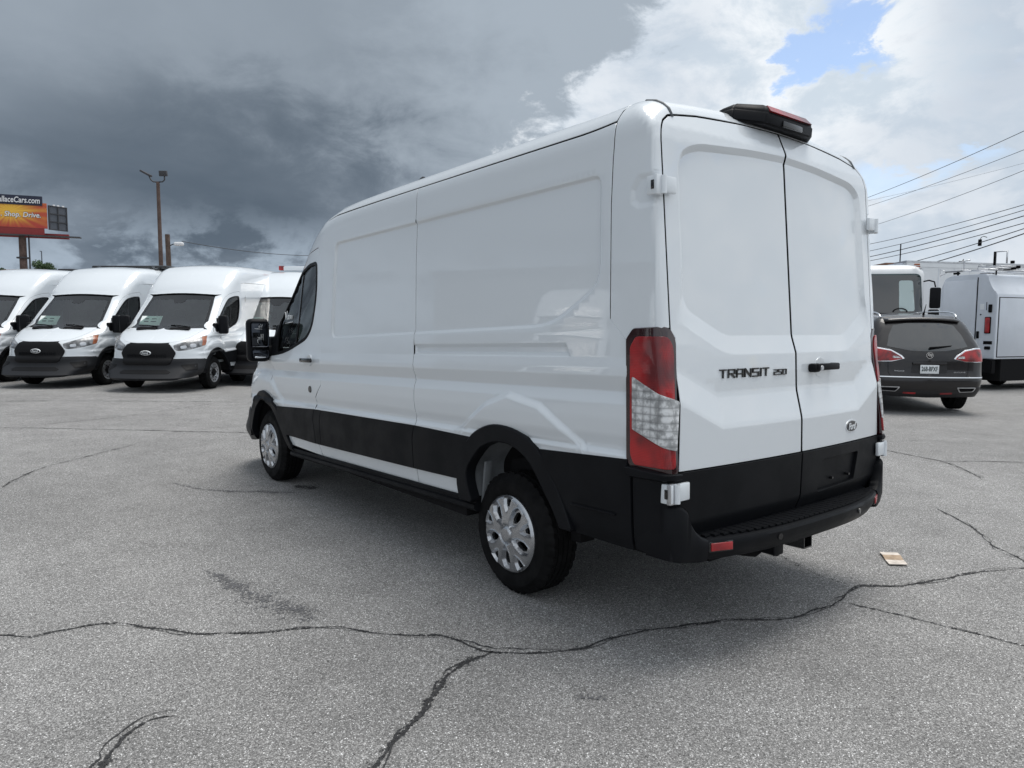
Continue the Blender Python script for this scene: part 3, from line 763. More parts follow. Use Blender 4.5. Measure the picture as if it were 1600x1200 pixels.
    DT = [(-.924, .80), (-.904, 1.385), (-.926, 1.418), (-.926, 2.25), (-.917, 2.297), (-.895, 2.338), (-.855, 2.366), (-.80, 2.378), (-.66, 2.396), (-.31, 2.418), (-.010, 2.425)] if not hi else [(-.926, .80), (-.92, 2.25), (-.90, 2.44), (-.87, 2.52), (-.83, 2.56), (-.66, 2.58), (-.31, 2.60), (-.006, 2.605)]
    HB = [(x, z+.012) for x, z in DT[(7 if not hi else 5):]]; HB[-1] = (-.001, HB[-1][1])
    hd = [rear_edge[-1], up(-.828, -.96, ztop-.03), up(-.828, -.86, ztop), up(-.5, -.86, ztop+.02), up(-.25, -.86, ztop+.03), up(-.03, -.86, ztop+.03), up(-.002, -.98, ztop+.01)]+RL(HB[::-1])
    piece('roof_header', ch, hd, WH, root, .035, 0, sym=True)
    # ---- rear doors
    do = RL(DT+[(-.010, .80), ((-.924 if not hi else -.926), .80)])
    rex = []
    if main:
        for d in (1.05, .95, .5, .06, -.06):
            rl_ = ring(WINR, 0, .025); nn_ = ring(WINR, 1., .025)-rl_; rl_ = rl_+nn_*(d*(.030+.058*(1-sst(rl_[:, 1:2]+nn_[:, 1:2]*.05, 1.44, 1.62)))); rl_ = [tuple(q) for q in rl_]; i0 = next(i for i in range(len(rl_)) if rl_[i][0] < -.012 and rl_[i-1][0] >= -.012); rl_ = rl_[i0:]+rl_[:i0]; rex.append(rear_pts([q for q in rl_ if q[0] < -.012]))
    if main:
        for z0_ in (.960, .968, .986, .994, 1.04, 1.08, 1.105, 1.115, 1.13): rex.append(rear_pts(resample([(-.012, z0_), (-.64, z0_), (-.89, z0_+.47*.25)], .03, False)))
    rrows = [.955, .965, .975, .985, .995, 1.03, 1.07, 1.10, 1.11, 1.12, 1.13, 1.14, 1.27, 1.28, 1.29, 1.30, 1.31, 1.32, 1.34, 1.37, 1.38, 1.39, 1.40, 1.41, 1.42]
    piece('rear_door', ch, do, WH, root, .026 if main else .07, 0, olines=rex, vrows=rrows if main else [], mirror=True, rim=.03)
    lo = RL([(-.007, .792), (-.925, .792), (-.92, .62), (-.88, .50), (-.007, .47)], .08, True)
    holes = []
    if main:
        piece('lower_door_cladding', ch, lo, BL, root, .03, .006, rim=.03)
        def mir(L): return [(2*(ch.yr-PI/2)-u, v) for u, v in L][::-1]
        pl = RL(rounded([(.20, .735), (.64, .735), (.60, .575), (.165, .565)], .02), .05, True)
        piece('lower_door_cladding', ch, mir(lo), BL, root, .03, .006, rim=.03, holes=[pl])
        piece('plate_recess', ch, [p for p in ring(pl, .01, .05)], BL, root, .03, -.012, rim=0)
        for x in (.34, .52):
            bm = bmesh.new(); add_cyl(bm, (x, -1.18, .618), (x, -1.205, .618), .009, .007, 10)
            raked(bm_obj('plate_screw', bm, M['gloss_black'], root, angle=40))
    else: piece('lower_door_cladding', ch, lo, BL, root, .08, .006, mirror=True)
    # ---- dark backing behind all panel gaps
    back = K([(-.80, DR+.02), (.5, DR+.03), (2.0, DR+.02), (2.42, 2.25)])+K([(2.42, 2.1)])+[(2.43, 1.9), (2.45, 1.1), (2.56, .9), (2.50, .47)]+AR_OUT_[0:0]+[(.44, .47)]+[(p[0]*1.03, p[1]+.012) for p in AR_MID if p[1] > .47]+[(-.62, .47), ch.sp(-.95, .47), ch.sp(-.95, 1.9)]+K([(-.86, 2.2)])
    piece('panel_backing', ch, back, M['gap'], root, .09, -.024, rim=0, mirror=True)
    rb = [E(-.99, .48, -1.05), E(-.99, 1.4, -1.05), E(-.97, 2.2, -1.02), E(-.93, 2.36, -1.0), E(-.6, 2.43, -1.0), ch.ep(-.001, 2.46, -1.04), ch.ep(-.001, .45, -1.18)]
    if not hi: piece('rear_backing', ch, rb, M['gap'], root, .07, -.034, rim=0, sym=True)
    # ---- cladding
    def coff(P, z0=.762, z1=.835): return .024-.020*np.clip((P[:, 2]-z0)/(z1-z0), 0, 1)
    CT = .836
    lo_ = .556
    rimc = .022
    cl = [p for p in AR_OUT if lo_ < p[1] < CT]
    fpart = [p for p in cl if p[0] > 0]; rpart = [p for p in cl if p[0] < 0]
    crow = [.72, .752, .757, .761, .765, .77, .78, .80, .82, .83]
    piece('side_cladding', ch, [(.919, CT), (.925-g, lo_)]+[(p[0]+.002, p[1]) for p in fpart]+[], BL, root, .05, coff, rim=rimc, vrows=crow, mirror=True)
    piece('side_cladding', ch, [(2.388, CT), (2.388, lo_), (.929, lo_), (.929, CT)], BL, root, .06, coff, rim=rimc, vrows=crow, mirror=True)
    piece('side_cladding', ch, [(2.520, CT), (2.522, .80), (2.487, lo_), (2.396, lo_), (2.396, CT)], BL, root, .05, coff, rim=rimc, vrows=crow, mirror=True)
    af = [p for p in AF_OUT if lo_ < p[1] < CT and p[0] < 3.6]
    piece('side_cladding', ch, [(2.531, CT), (2.531, .80), (2.497, lo_)]+[(p[0]-.002, p[1]) for p in af], BL, root, .05, coff, rim=rimc, vrows=crow, mirror=True)
    rr = [p for p in AR_OUT if p[0] < 0 and p[1] < CT]
    piece('rear_cladding', ch, [(p[0]-.002, p[1]) for p in rr]+[ch.sp(-.90, .43), ch.sp(-.972, .43), ch.sp(-.972, .775), ch.sp(-.94, .80), ch.sp(-.94, CT)], BL, root, .045, coff, rim=rimc, vrows=crow, mirror=True)
    raked(box('cladding_rib', (-1.03, -.735, .575), (.012, .30, .010), BL, root, .003)) if main else None
    toff = lambda P: .030
    tr = AR_OUT+AR_IN[::-1]
    ach = Chart(Hull(van_F(False, 1.034), rake), -.6, 3.9, 1.9)
    piece('wheel_arch_trim', ach, tr, BL, root, .03, 0, rim=.06, mirror=True, lat=.008)
    tf = [p for p in AF_OUT if p[0] < 3.9]+[nc.sp(*p, .97) for p in AF_OUT if p[0] >= 3.9]+[nc.sp(*p, .97) for p in AF_IN[::-1] if p[0] >= 3.9]+[p for p in AF_IN[::-1] if p[0] < 3.9]
    piece('wheel_arch_trim', nc, tf, BL, root, .04, .022, rim=.05, mirror=True, lat=.006)
    # ---- fender, hood, nose
    AFn = [p if p[0] < 3.9 else nc.sp(*p, .97) for p in AF_MID if p[1] > .62 and p[0] > 3.491]
    def N3(x, y, z): 
        if y > nc.yf: d = y-nc.yf; return (nc.yf+math.atan2(d, x), nc.vz(math.hypot(x, d), z))
        return (y, nc.vz(x, z))
    hz_ = lambda y, x: 1.115+(4.62-y)*.37-.07*x*x
    hood_edge = [N3(.80, 3.90, hz_(3.9, .8)-.01), N3(.79, 4.05, hz_(4.05, .79)-.01), N3(.76, 4.2, hz_(4.2, .76)-.01), N3(.70, 4.4, hz_(4.4, .7)-.01), N3(.60, 4.53, 1.11), N3(.45, 4.62, 1.085), N3(.25, 4.66, 1.075), N3(.001, 4.68, 1.07)]
    hl = rounded([N3(.50, 4.60, 1.02), N3(.66, 4.48, 1.085), N3(.90, 4.12, 1.20), N3(.955, 4.02, 1.205), N3(.965, 4.17, 1.0), N3(.74, 4.50, .915), N3(.58, 4.58, .90), N3(.52, 4.6, .93)], [.03, .02, .02, .01, .02, .03, .03, .03], 3)
    gr = rounded([N3(.001, 4.7, 1.045), N3(.40, 4.68, 1.045), N3(.455, 4.66, 1.02), N3(.53, 4.6, .86), N3(.44, 4.66, .66), N3(.40, 4.68, .64), N3(.001, 4.72, .64)], [0, .02, .03, .03, .02, .02, 0], 3)
    fo = [(3.491, AFn[0][1])]+AFn+[N3(.93, 4.19, .72)]+[N3(.86, 4.4, .74), N3(.70, 4.55, .745), N3(.56, 4.63, .745)]+gr[::-1][1:-1][3:]+[N3(.30, 4.68, 1.058)]+hood_edge[::-1][2:]+[N3(.83, 3.88, 1.30), (3.86, nc.vz(.90, 1.262)), (3.60, nc.vz(.95, 1.242)), (3.491, nc.vz(.97, 1.236))]
    fo = [(3.491, AFn[0][1])]+AFn+[N3(.94, 4.19, .735), N3(.86, 4.4, .74), N3(.70, 4.55, .745), N3(.46, 4.66, .745), N3(.535, 4.6, .86), N3(.465, 4.66, 1.03), N3(.44, 4.66, 1.055)]+hood_edge[4:6][::-1]+hood_edge[:4][::-1]+[N3(.83, 3.88, 1.30), (3.86, nc.vz(.90, 1.258)), (3.60, nc.vz(.95, 1.240)), (3.491, nc.vz(.97, 1.236))]
    piece('front_fender', nc, fo, WH, root, .05, 0, holes=[hl], lines=plines, mirror=True)
    ho = [(3.87, nc.vz(.80, 1.35))]+hood_edge+[N3(.001, 3.99, 1.345), N3(.5, 3.96, 1.34)]
    piece('hood', nc, ho, WH, root, .07, .003, sym=True)
    gt = rounded([N3(.001, 4.72, .64)]+[N3(.40, 4.68, .635), N3(.45, 4.66, .66), N3(.54, 4.6, .86), N3(.465, 4.66, 1.03), N3(.40, 4.68, 1.056), N3(.001, 4.7, 1.058)], [0, .02, .02, .03, .02, .02, 0])
    piece('grille', nc, gt, M['grille_black'], root, .06, .034, rim=.06, sym=True, lat=.01)
    bm = bmesh.new()
    for k in range(-11, 12):
        x = k*.036; add_box(bm, (x, 4.743-.42*abs(x)**2.6, .76), (.012, .03, .16), None, 0)
    raked(bm_obj('grille_bars', bm, M['plastic'], root)) if not main else bm.free()
    piece('headlamp', nc, hl, M['headlamp'], root, .05, -.004, rim=.03, mirror=True)
    am = rounded([N3(.90, 4.14, 1.185), N3(.952, 4.03, 1.195), N3(.962, 4.16, 1.01), N3(.93, 4.25, 1.0)], .01)
    piece('turn_lamp', nc, am, M['amber'], root, .05, .001, rim=0, mirror=True)
    bo = [N3(.001, 4.75, .745)]+[N3(.40, 4.7, .742), N3(.70, 4.57, .742), N3(.86, 4.4, .738), N3(.94, 4.19, .73)]+[nc.sp(*p, .97) for p in AF_OUT if p[0] > 4.12 and p[1] < .73]+[N3(.94, 4.28, .33), N3(.75, 4.5, .30), N3(.4, 4.65, .29), N3(.001, 4.7, .29)]
    bo = [N3(.001, 4.75, .745), N3(.40, 4.7, .742), N3(.70, 4.57, .742), N3(.86, 4.4, .738), N3(.945, 4.16, .72), N3(.955, 4.22, .56), N3(.955, 4.25, .46), N3(.94, 4.30, .41), N3(.75, 4.5, .375), N3(.4, 4.65, .36), N3(.001, 4.7, .36)]
    piece('front_bumper', nc, bo, M['bumper_plastic'], root, .05, .014, rim=.06, sym=True)
    if not main:
        li = rounded([N3(.001, 4.8, .52), N3(.40, 4.7, .52), N3(.46, 4.68, .48), N3(.42, 4.7, .445), N3(.001, 4.8, .445)], .01)
        piece('lower_grille', nc, li, M['grille_black'], root, .08, .018, rim=.01, sym=True)
        up_ = rounded([N3(.001, 4.8, .70), N3(.52, 4.7, .70), N3(.58, 4.6, .66), N3(.52, 4.7, .56), N3(.001, 4.8, .56)], .01)
        rf_ = [tuple(p) for p in ring(rounded([N3(.62, 4.55, 1.005), N3(.70, 4.47, 1.015), N3(.70, 4.47, .955), N3(.625, 4.55, .945)], .04), 0, .03)]
        piece('lamp_reflector', nc, rf_, M['alu'], root, .03, .0, rim=0, mirror=True)
        rf_ = rounded([N3(.75, 4.43, 1.035), N3(.83, 4.34, 1.05), N3(.83, 4.34, .975), N3(.755, 4.43, .965)], .04)
        piece('lamp_reflector', nc, rf_, M['alu'], root, .03, .0, rim=0, mirror=True)
        fl = rounded([N3(.62, 4.6, .62), N3(.86, 4.4, .64), N3(.84, 4.42, .52), N3(.68, 4.57, .50)], .02)
        piece('fog_recess', nc, fl, M['grille_black'], root, .08, .018, rim=.0, mirror=True)
    # windscreen
    ws = rounded([(-.715, 2.03), (-.45, 2.055), (0, 2.068), (.45, 2.055), (.715, 2.03), (.80, 1.50), (.815, 1.36), (.5, 1.345), (0, 1.338), (-.5, 1.345), (-.815, 1.36), (-.80, 1.50)], [.05]+[0]*3+[.05, 0, .04, 0, 0, 0, .04, 0])
    gi = rounded([(-.655, 1.965), (-.16, 1.975), (-.10, 1.89), (.10, 1.89), (.16, 1.975), (.655, 1.965), (.745, 1.41), (.5, 1.395), (-.5, 1.395), (-.745, 1.41)], .03)
    piece('windscreen_band', fc, ws, M['gloss_black'], root, .09, -.006, rim=0, holes=[gi])
    piece('windscreen', fc, [tuple(p) for p in ring(gi, .004, .08)], M['screen_glass'], root, .09, -.008, rim=0)
    if not main:
        bm = bmesh.new()
        for a, b in ((-.62, -.1), (.12, .64)):
            p0 = Vector((a*.9+.05, 3.93-.1*a*a, 1.375)); p1 = Vector((b, 3.9, 1.365)) if False else Vector((b*.98, 3.885-.1*b*b, 1.41))
            add_tube(bm, [p0, (p0+p1)/2+Vector((0, .015, .012)), p1], .010, 6)
        raked(bm_obj('wiper', bm, M['gap'], root, smooth=True))
        for s_ in (-1, 1):
            bm = bmesh.new(); add_box(bm, (s_*.36, 4.02, hz_(4.02, .36)+.012), (.42, .085, .03), Matrix.Rotation(math.atan(-.37), 3, 'X'))
            raked(bm_obj('hood_vent', bm, M['gap'], root))
    # ---- running board, floor, wheelhouses
    prof = [(-.995, .452), (-.945, .452), (-.945, .375), (-.975, .372), (-1.003, .392), (-1.0, .415), (-.985, .422), (-.983, .436), (-.997, .442)]
    for s_ in (-1, 1):
        pr = [(-s_*x, z) for x, z in prof]
        raked(prism('running_board', pr, 1, .275, 3.12, BL, root, .002))
    prism('underbody', [(-1.1, .46), (-.6, .46), (-.55, .62), (.42, .62), (.45, .34), (3.0, .34), (3.12, .55), (4.15, .55), (4.25, .32), (4.6, .32), (4.5, .75), (4.2, 1.0), (-1.1, .80)], 0, -.74, .74, M['under'], root)
    prism('floor_pan', [(.42, .36), (3.10, .36), (3.10, .56), (.42, .56)], 0, -.955, .955, M['under'], root)
    prism('floor_pan', [(-1.10, .48), (-.62, .48), (-.62, .66), (-1.10, .66)], 0, -.94, .94, M['under'], root)
    for yc, zc, AA in ((0, .293, AR_IN), (3.72, .40, AF_IN)):
        for s_ in (-1, 1):
            bm = bmesh.new(); R0, R1 = [], []
            for (y, z) in AA: R0.append(bm.verts.new((s_*.985, y+(y-yc)*.06, z+.02))); R1.append(bm.verts.new((s_*.66, y, z+.015)))
            for i in range(len(AA)-1): bm.faces.new((R0[i], R0[i+1], R1[i+1], R1[i]))
            bm.faces.new(R1)
            o = raked(bm_obj('wheelhouse_liner', bm, M['liner'] if yc == 0 else M['under'], root, smooth=True))
    if main:
        # ribs of the rear wheelhouse, and a dark panel standing in for its shade
        bm = bmesh.new(); add_box(bm, (-.93, .245, .55), (.05, .02, .26), Matrix.Rotation(.15, 3, 'X'), .006); add_box(bm, (-.90, .20, .45), (.06, .03, .20), Matrix.Rotation(-.2, 3, 'X'), .006)
        raked(bm_obj('liner_rib', bm, M['liner'], root, angle=35))
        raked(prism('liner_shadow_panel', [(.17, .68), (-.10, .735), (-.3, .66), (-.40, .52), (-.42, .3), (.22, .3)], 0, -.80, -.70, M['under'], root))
        bm = bmesh.new(); add_tube(bm, [(-.70, 0, .293), (.70, 0, .293)], .045, 12); add_tube(bm, [(0, -.12, .293), (0, .12, .293)], [.12, .12], 14)
        raked(bm_obj('rear_axle', bm, M['under'], root, smooth=True))
        for x in (-.52, .52): 
            bm = bmesh.new(); add_tube(bm, [(x, -.75, .46), (x, -.3, .36), (x, 0, .34), (x, .35, .36), (x, .7, .42)], .028, 6); raked(bm_obj('leaf_spring', bm, M['under'], root))
    # ---- cab interior
    raked(box('bulkhead', (0, 2.30, 1.35), (1.86, .03, 1.5), M['interior'], root))
    raked(box('cab_floor', (0, 3.1, .62), (1.84, 1.6, .05), M['interior'], root))
    raked(prism('dashboard', [(3.45, .75), (3.42, 1.16), (3.52, 1.24), (3.78, 1.27), (3.95, 1.25), (3.9, .8)], 0, -.86, .86, M['interior'], root, .02))
    for s_ in (-1, 1):
        bm = bmesh.new(); add_box(bm, (s_*.45, 2.78, .92), (.50, .52, .16), None, .05, 3)
        add_box(bm, (s_*.45, 2.50, 1.22), (.48, .14, .62), Matrix.Rotation(.16, 3, 'X'), .05, 3)
        add_box(bm, (s_*.45, 2.43, 1.63), (.26, .10, .18), Matrix.Rotation(.10, 3, 'X'), .04, 3)
        raked(bm_obj('seat', bm, M['seat'], root, angle=60))
    bm = bmesh.new(); c = Vector((-.45, 3.32, 1.23)); q = Matrix.Rotation(math.radians(-62), 3, 'X')
    add_tube(bm, [c+q @ Vector((.19*math.cos(2*PI*k/28), .19*math.sin(2*PI*k/28), 0)) for k in range(29)], .014, 8)
    for k in (0, 9, 19): add_tube(bm, [c, c+q @ Vector((.19*math.cos(2*PI*k/28), .19*math.sin(2*PI*k/28), 0))], .012, 6)
    add_cyl(bm, c+Vector((0, .02, 0)), c+Vector((0, .25, -.12)), .03, .04, 10)
    raked(bm_obj('steering_wheel', bm, M['gap'], root, smooth=True))
    # ---- mirrors
    for s_ in (-1, 1):
        hd_ = bmesh.new()
        add_box(hd_, (s_*1.10, 3.58, 1.42), (.20, .13, .40), Matrix.Rotation(s_*.12, 3, 'Z'), .045, 3)
        mh = raked(bm_obj('mirror_housing', hd_, M['plastic'], root, angle=60))
        bm = bmesh.new(); add_box(bm, (s_*.995, 3.57, 1.30), (.13, .09, .13), Matrix.Rotation(s_*.2, 3, 'Z'), .02, 2)
        add_box(bm, (s_*.945, 3.57, 1.345), (.085, .26, .22), None, .025, 2); add_box(bm, (s_*.93, 3.50, 1.46), (.05, .10, .20), Matrix.Rotation(.5, 3, 'X'), .02, 2)
        raked(bm_obj('mirror_arm', bm, M['plastic'], root, angle=50))
        bm = bmesh.new(); add_box(bm, (s_*1.103, 3.512, 1.47), (.165, .006, .235), Matrix.Rotation(s_*.12, 3, 'Z'), .02, 3)
        raked(bm_obj('mirror_glass', bm, M['mirror'], root, angle=50))
        bm = bmesh.new(); add_box(bm, (s_*1.103, 3.512, 1.295), (.155, .006, .085), Matrix.Rotation(s_*.12, 3, 'Z'), .02, 3)
        raked(bm_obj('blind_spot_mirror', bm, M['mirror'], root, angle=50))
    return hull, ch, nc, fc
AR_OUT_ = []
M['mirror'] = mat('mirror_surface', (.045, .05, .06), .03, metal=1.)
M['headlamp'] = lens_mat('headlamp_lens', (.05, .052, .056), (.42, .43, .45), sx=9, sz=12)

# ------------------------------------------------------------------ the white cargo van in the foreground
van = empty('cargo_van', (0, 0, 0))
tag(van, 'large white medium roof cargo van seen from its rear left corner in the foreground', 'van')
hull, ch, nc, fc = build_van(van, False, True)
for y in (0, 3.749):
    for s_ in (-1, 1): make_wheel('cap', van, .957, y, s_)

def main_details(root):
    WH, BL, GB = M['paint'], M['plastic'], M['gloss_black']
    def rl(L): 
        L = np.asarray(L, float); P = hull.cast(np.stack([L[:, 0], 0*L[:, 0], L[:, 1]], 1), np.tile([0, -1., 0], (len(L), 1)), 1.6)
        r = -P[:, 0]; d = np.maximum(ch.yr-P[:, 1], 0); rr_ = np.hypot(r, d)
        return list(zip(ch.yr-np.arctan2(d, r), np.where(P[:, 2] <= ch.zc, P[:, 2], ch.zc+np.arctan2(P[:, 2]-ch.zc, rr_))))
    sp = lambda L: [ch.sp(y, z, .985) for y, z in L]
    tl = empty('tail_lamp'); tl.parent = root
    tr_ = empty('tail_lamp'); tr_.parent = root
    bz = sp([(-.930, .84), (-.930, 1.382), (-.968, 1.427)])+rl([(-.948, 1.43), (-.922, 1.40), (-.911, 1.365), (-.931, .795)])+sp([(-.965, .795)])
    ln = sp([(-.957, .865), (-.957, 1.345), (-.990, 1.392)])+rl([(-.960, 1.388), (-.938, 1.352), (-.931, 1.32), (-.950, .818)])+sp([(-.978, .82)])
    cl = sp([(-.972, 1.213), (-.972, .980)])+rl([(-.951, .895), (-.943, 1.105)])
    fh = Hull(van_F(False, True), rake); fch = Chart(fh, -.6, 3.9, 1.9)
    bezels = piece('lamp_bezel', fch, rounded(bz, .012), M['dark_red'], None, .03, .006, rim=.04, mirror=True, lat=.004)
    lenses = piece('red_lens', fch, rounded(ln, .014), M['red_lens'], None, .02, .012, rim=.006, mirror=True)
    clears = piece('reversing_lens', fch, rounded(cl, .006), M['clear_lens'], None, .015, .0165, rim=.004, mirror=True)
    for i, t in enumerate((tl, tr_)):
        for o in (bezels[i], lenses[i], clears[i]): o.parent = t
    for s_ in (-1, 1):
        q = np.array([[s_*.83, yy_, 0.] for yy_ in (-.90, -.96, -1.0, -1.03, -1.05)]); q = hull.cast(q+[0, 0, 1.5], np.tile([0, 0, 1.], (5, 1)), 1.2)
        bm = bmesh.new(); add_tube(bm, [tuple(a) for a in q], .008, 6); raked(bm_obj('roof_joint_seal', bm, M['seal_grey'], root, smooth=True))
    # grille-like bars inside the clear lens
    for t, s_ in ((tl, 1), (tr_, -1)):
        bm = bmesh.new()
        for z in (1.17, 1.135, 1.10, 1.06, 1.025, .99):
            add_box(bm, (-1.0005*s_, -1.0, z), (.003, .05, .003))
        o = raked(bm_obj('lens_bars', bm, M['alu'], t)); o['kind'] = 'stuff'
    # corner cladding under the lamps
    cc = sp([(-.979, .43), (-.979, .772)])+rl([(-.935, .772), (-.935, .50)])
    piece('corner_cladding', ch, cc, BL, root, .035, .018, rim=.03, mirror=True)
    lg = sp([(-.944, .800), (-.962, .774)])+rl([(-.935, .774), (-.935, .788)])+sp([(-.99, .792)])
    lg = sp([(-.944, .806), (-.960, .772)])+rl([(-.934, .772), (-.934, .790)])
    piece('lamp_ledge', ch, lg, BL, root, .02, .030, rim=.03, mirror=True, lat=.006)
    # ---- bumper
    yx = lambda x: -1.345+.165*abs(x/.9)**3
    bm = bmesh.new(); xs = np.linspace(-.80, .80, 61); rings = []
    for x in xs:
        y = yx(x); pr = [(-1.14, .498), (y+.022, .490), (y+.008, .486), (y, .474), (y+.004, .44), (y+.035, .392), (y+.05, .384), (-1.05, .384)]
        rings.append([bm.verts.new((x, a, b)) for a, b in pr])
    for A, B in zip(rings, rings[1:]):
        for k in range(len(A)): bm.faces.new((A[k], A[(k+1) % len(A)], B[(k+1) % len(A)], B[k]))
    bm.faces.new(rings[0]); bm.faces.new(rings[-1])
    raked(bm_obj('rear_bumper', bm, BL, root, angle=40))
    first = None
    for k in range(34):
        x = -.775+k*.047
        if first is None:
            bm = bmesh.new(); add_box(bm, (0, 0, 0), (.040, 1., .007), None, 0); first = bm_obj('step_tread', bm, BL, root)
            bv = first
            o = first
        else: o = link(bpy.data.objects.new('step_tread', first.data), root)
        y0 = yx(x)+.030; y1 = -1.185
        c = rk((x, (y0+y1)/2, .4985)); o.location = c; o.scale = (1, y1-y0, 1); o.rotation_euler = (-TH+.10*0, 0, 0)
    for s_ in (-1, 1):
        path = [(1.003, -.975), (1.008, -1.03), (1.008, -1.09), (.998, -1.14), (.978, -1.175), (.945, -1.198), (.915, -1.209), (.895, -1.214), (.87, -1.221), (.84, -1.230), (.803, -1.236)]
        ztop = [.655, .655, .655, .655, .655, .652, .63, .575, .535, .508, .492]
        zbot = [.425, .42, .412, .405, .40, .395, .392, .390, .387, .385, .384]
        pp = catmull([(x, y, 0) for x, y in path], 4); tt = np.interp(np.linspace(0, len(path)-1, len(pp)), range(len(path)), ztop); tb = np.interp(np.linspace(0, len(path)-1, len(pp)), range(len(path)), zbot)
        bm = bmesh.new(); rings = []
        for i, p in enumerate(pp):
            a = np.array(pp[max(i-1, 0)][:2]); b = np.array(pp[min(i+1, len(pp)-1)][:2]); d = (b-a)/np.linalg.norm(b-a); nrm = np.array([-d[1], d[0]])
            if np.dot(nrm, np.array([p[0], p[1]])-np.array([.5, -.5])) < 0: nrm = -nrm
            q = np.array(p[:2]); zt_, zb_ = tt[i], tb[i]
            sec = [(0-.045, zb_-.0), (-.012, zb_+.006), (0., zb_+.06), (0., zt_-.018), (-.006, zt_-.006), (-.018, zt_), (-.055, zt_-.003), (-.065, zt_-.02), (-.07, zb_)]
            rings.append([bm.verts.new((s_*(q+nrm*o)[0], (q+nrm*o)[1], z)) for o, z in sec])
        for A, B in zip(rings, rings[1:]):
            for k in range(len(A)): bm.faces.new((A[k], A[(k+1) % len(A)], B[(k+1) % len(A)], B[k]))
        bm.faces.new(rings[0]); bm.faces.new(rings[-1])
        raked(bm_obj('bumper_corner', bm, BL, root, angle=45))
        # filler between corner and door side of step
        raked(box('bumper_filler', (s_*.93, -1.10, .46), (.11, .14, .10), BL, root))
    def disc(name, x, y, z, r, material, th=.006, nrm=(0, -1, 0), n=24):
        bm = bmesh.new(); a = Vector((x, y, z)); v = Vector(nrm).normalized(); add_cyl(bm, a, a+v*th, r, r*.92, n); return raked(bm_obj(name, bm, material, root, angle=35))
    for x, z in ((-.865, .452), (-.385, .45), (.385, .45), (.865, .452)):
        disc('parking_sensor', x, (yx(x) if abs(x) < .8 else yx(x)+.012)+.002, z, .016, GB, .005, (x*.5, -1, 0))
    for s_ in (-1, 1):
        x = s_*.735; y = yx(x); rot = Matrix.Rotation(s_*.36, 3, 'Z')
        raked(box('bumper_reflector_frame', (x, y+.006, .452), (.128, .012, .050), GB, root, .006, rot))
        raked(box('bumper_reflector', (x-s_*0, y+.001, .452), (.112, .014, .036), M['reflector'], root, .004, rot))
    # hitch
    raked(box('hitch_bar', (0, -1.02, .33), (1.1, .07, .07), M['under'], root, .006))
    bm = bmesh.new(); W_, T_ = .036, .007
    for dx_, dz_, sx, sz in ((0, W_, 2*W_+T_, T_), (0, -W_, 2*W_+T_, T_), (W_, 0, T_, 2*W_-T_), (-W_, 0, T_, 2*W_-T_)): add_box(bm, (.09+dx_, -1.12, .318+dz_), (sx, .17, sz))
    raked(bm_obj('hitch_receiver', bm, GB, root, angle=35))
    raked(box('receiver_bracket', (-.02, -1.06, .33), (.10, .12, .05), M['gap'], root, .005))
    bm = bmesh.new(); add_cyl(bm, (-.17, -1.10, .325), (-.17, -1.19, .320), .043, .040, 20); add_box(bm, (-.17, -1.19, .322), (.085, .012, .07), None, .006)
    raked(bm_obj('trailer_socket', bm, M['plastic'], root, angle=40))
    raked(prism('socket_bracket', [(-.42, .36), (-.14, .36), (-.12, .29), (-.22, .265), (-.40, .31)], 1, -1.10, -1.03, M['gap'], root, .004))
    # ---- hinges
    for s_ in (-1, 1):
        for z0, z1, x, y in ((2.000, 2.085, .952, -1.115), (.665, .757, .952, -1.19)):
            zc = (z0+z1)/2; hh = z1-z0; hg = empty('door_hinge'); hg.parent = root
            bm = bmesh.new(); add_cyl(bm, (s_*.970, y-.004, z0+.004), (s_*.972, y-.004, z1-.004), .0135, .0135, 14)
            raked(bm_obj('knuckle', bm, WH, hg, angle=40))
            raked(box('hinge_leaf', (s_*.925, y+.002, zc+.004), (.078, .020, hh*.86), WH, hg, .006))
            raked(box('hinge_strap', (s_*1.000, y+.028, zc), (.022, .060, hh*.95), WH, hg, .006))
            raked(box('hinge_bracket', (s_*.990, y+.010, zc), (.045, .022, hh), M['alu'] if z0 < 1 else WH, hg, .004))
            raked(box('hinge_slot', (s_*1.0125, y+.022, zc), (.006, .016, hh*.45), GB, hg, .001))
    # ---- rear handle, letters, oval
    ys = lambda x, z: float(hull.cast(np.array([[x, 0., z]]), np.array([[0, -1., 0]]), 1.6)[0][1])
    disc('handle_cup', .235, ys(.235, 1.222)+.012, 1.222, .056, WH, .0155, n=32)
    h = empty('rear_handle'); h.parent = root
    y = ys(.235, 1.222)
    raked(box('grip', (.245, y-.042, 1.226), (.225, .020, .036), BL, h, .008))
    raked(box('handle_base', (.145, y-.022, 1.222), (.060, .045, .046), BL, h, .012))
    raked(box('handle_base', (.345, y-.022, 1.226), (.030, .045, .036), BL, h, .008))
    bm = bmesh.new(); add_cyl(bm, (.165, y-.05, 1.222), (.165, y-.057, 1.222), .013, .012, 16); raked(bm_obj('lock_cylinder', bm, M['alu'], h, angle=40))
    y = ys(-.42, 1.215)-.004
    tx = lambda x0, x1, z: (np.array([x1, ys(x1, z), 0])-np.array([x0, ys(x0, z), 0]))
    d = tx(-.62, -.22, 1.215)
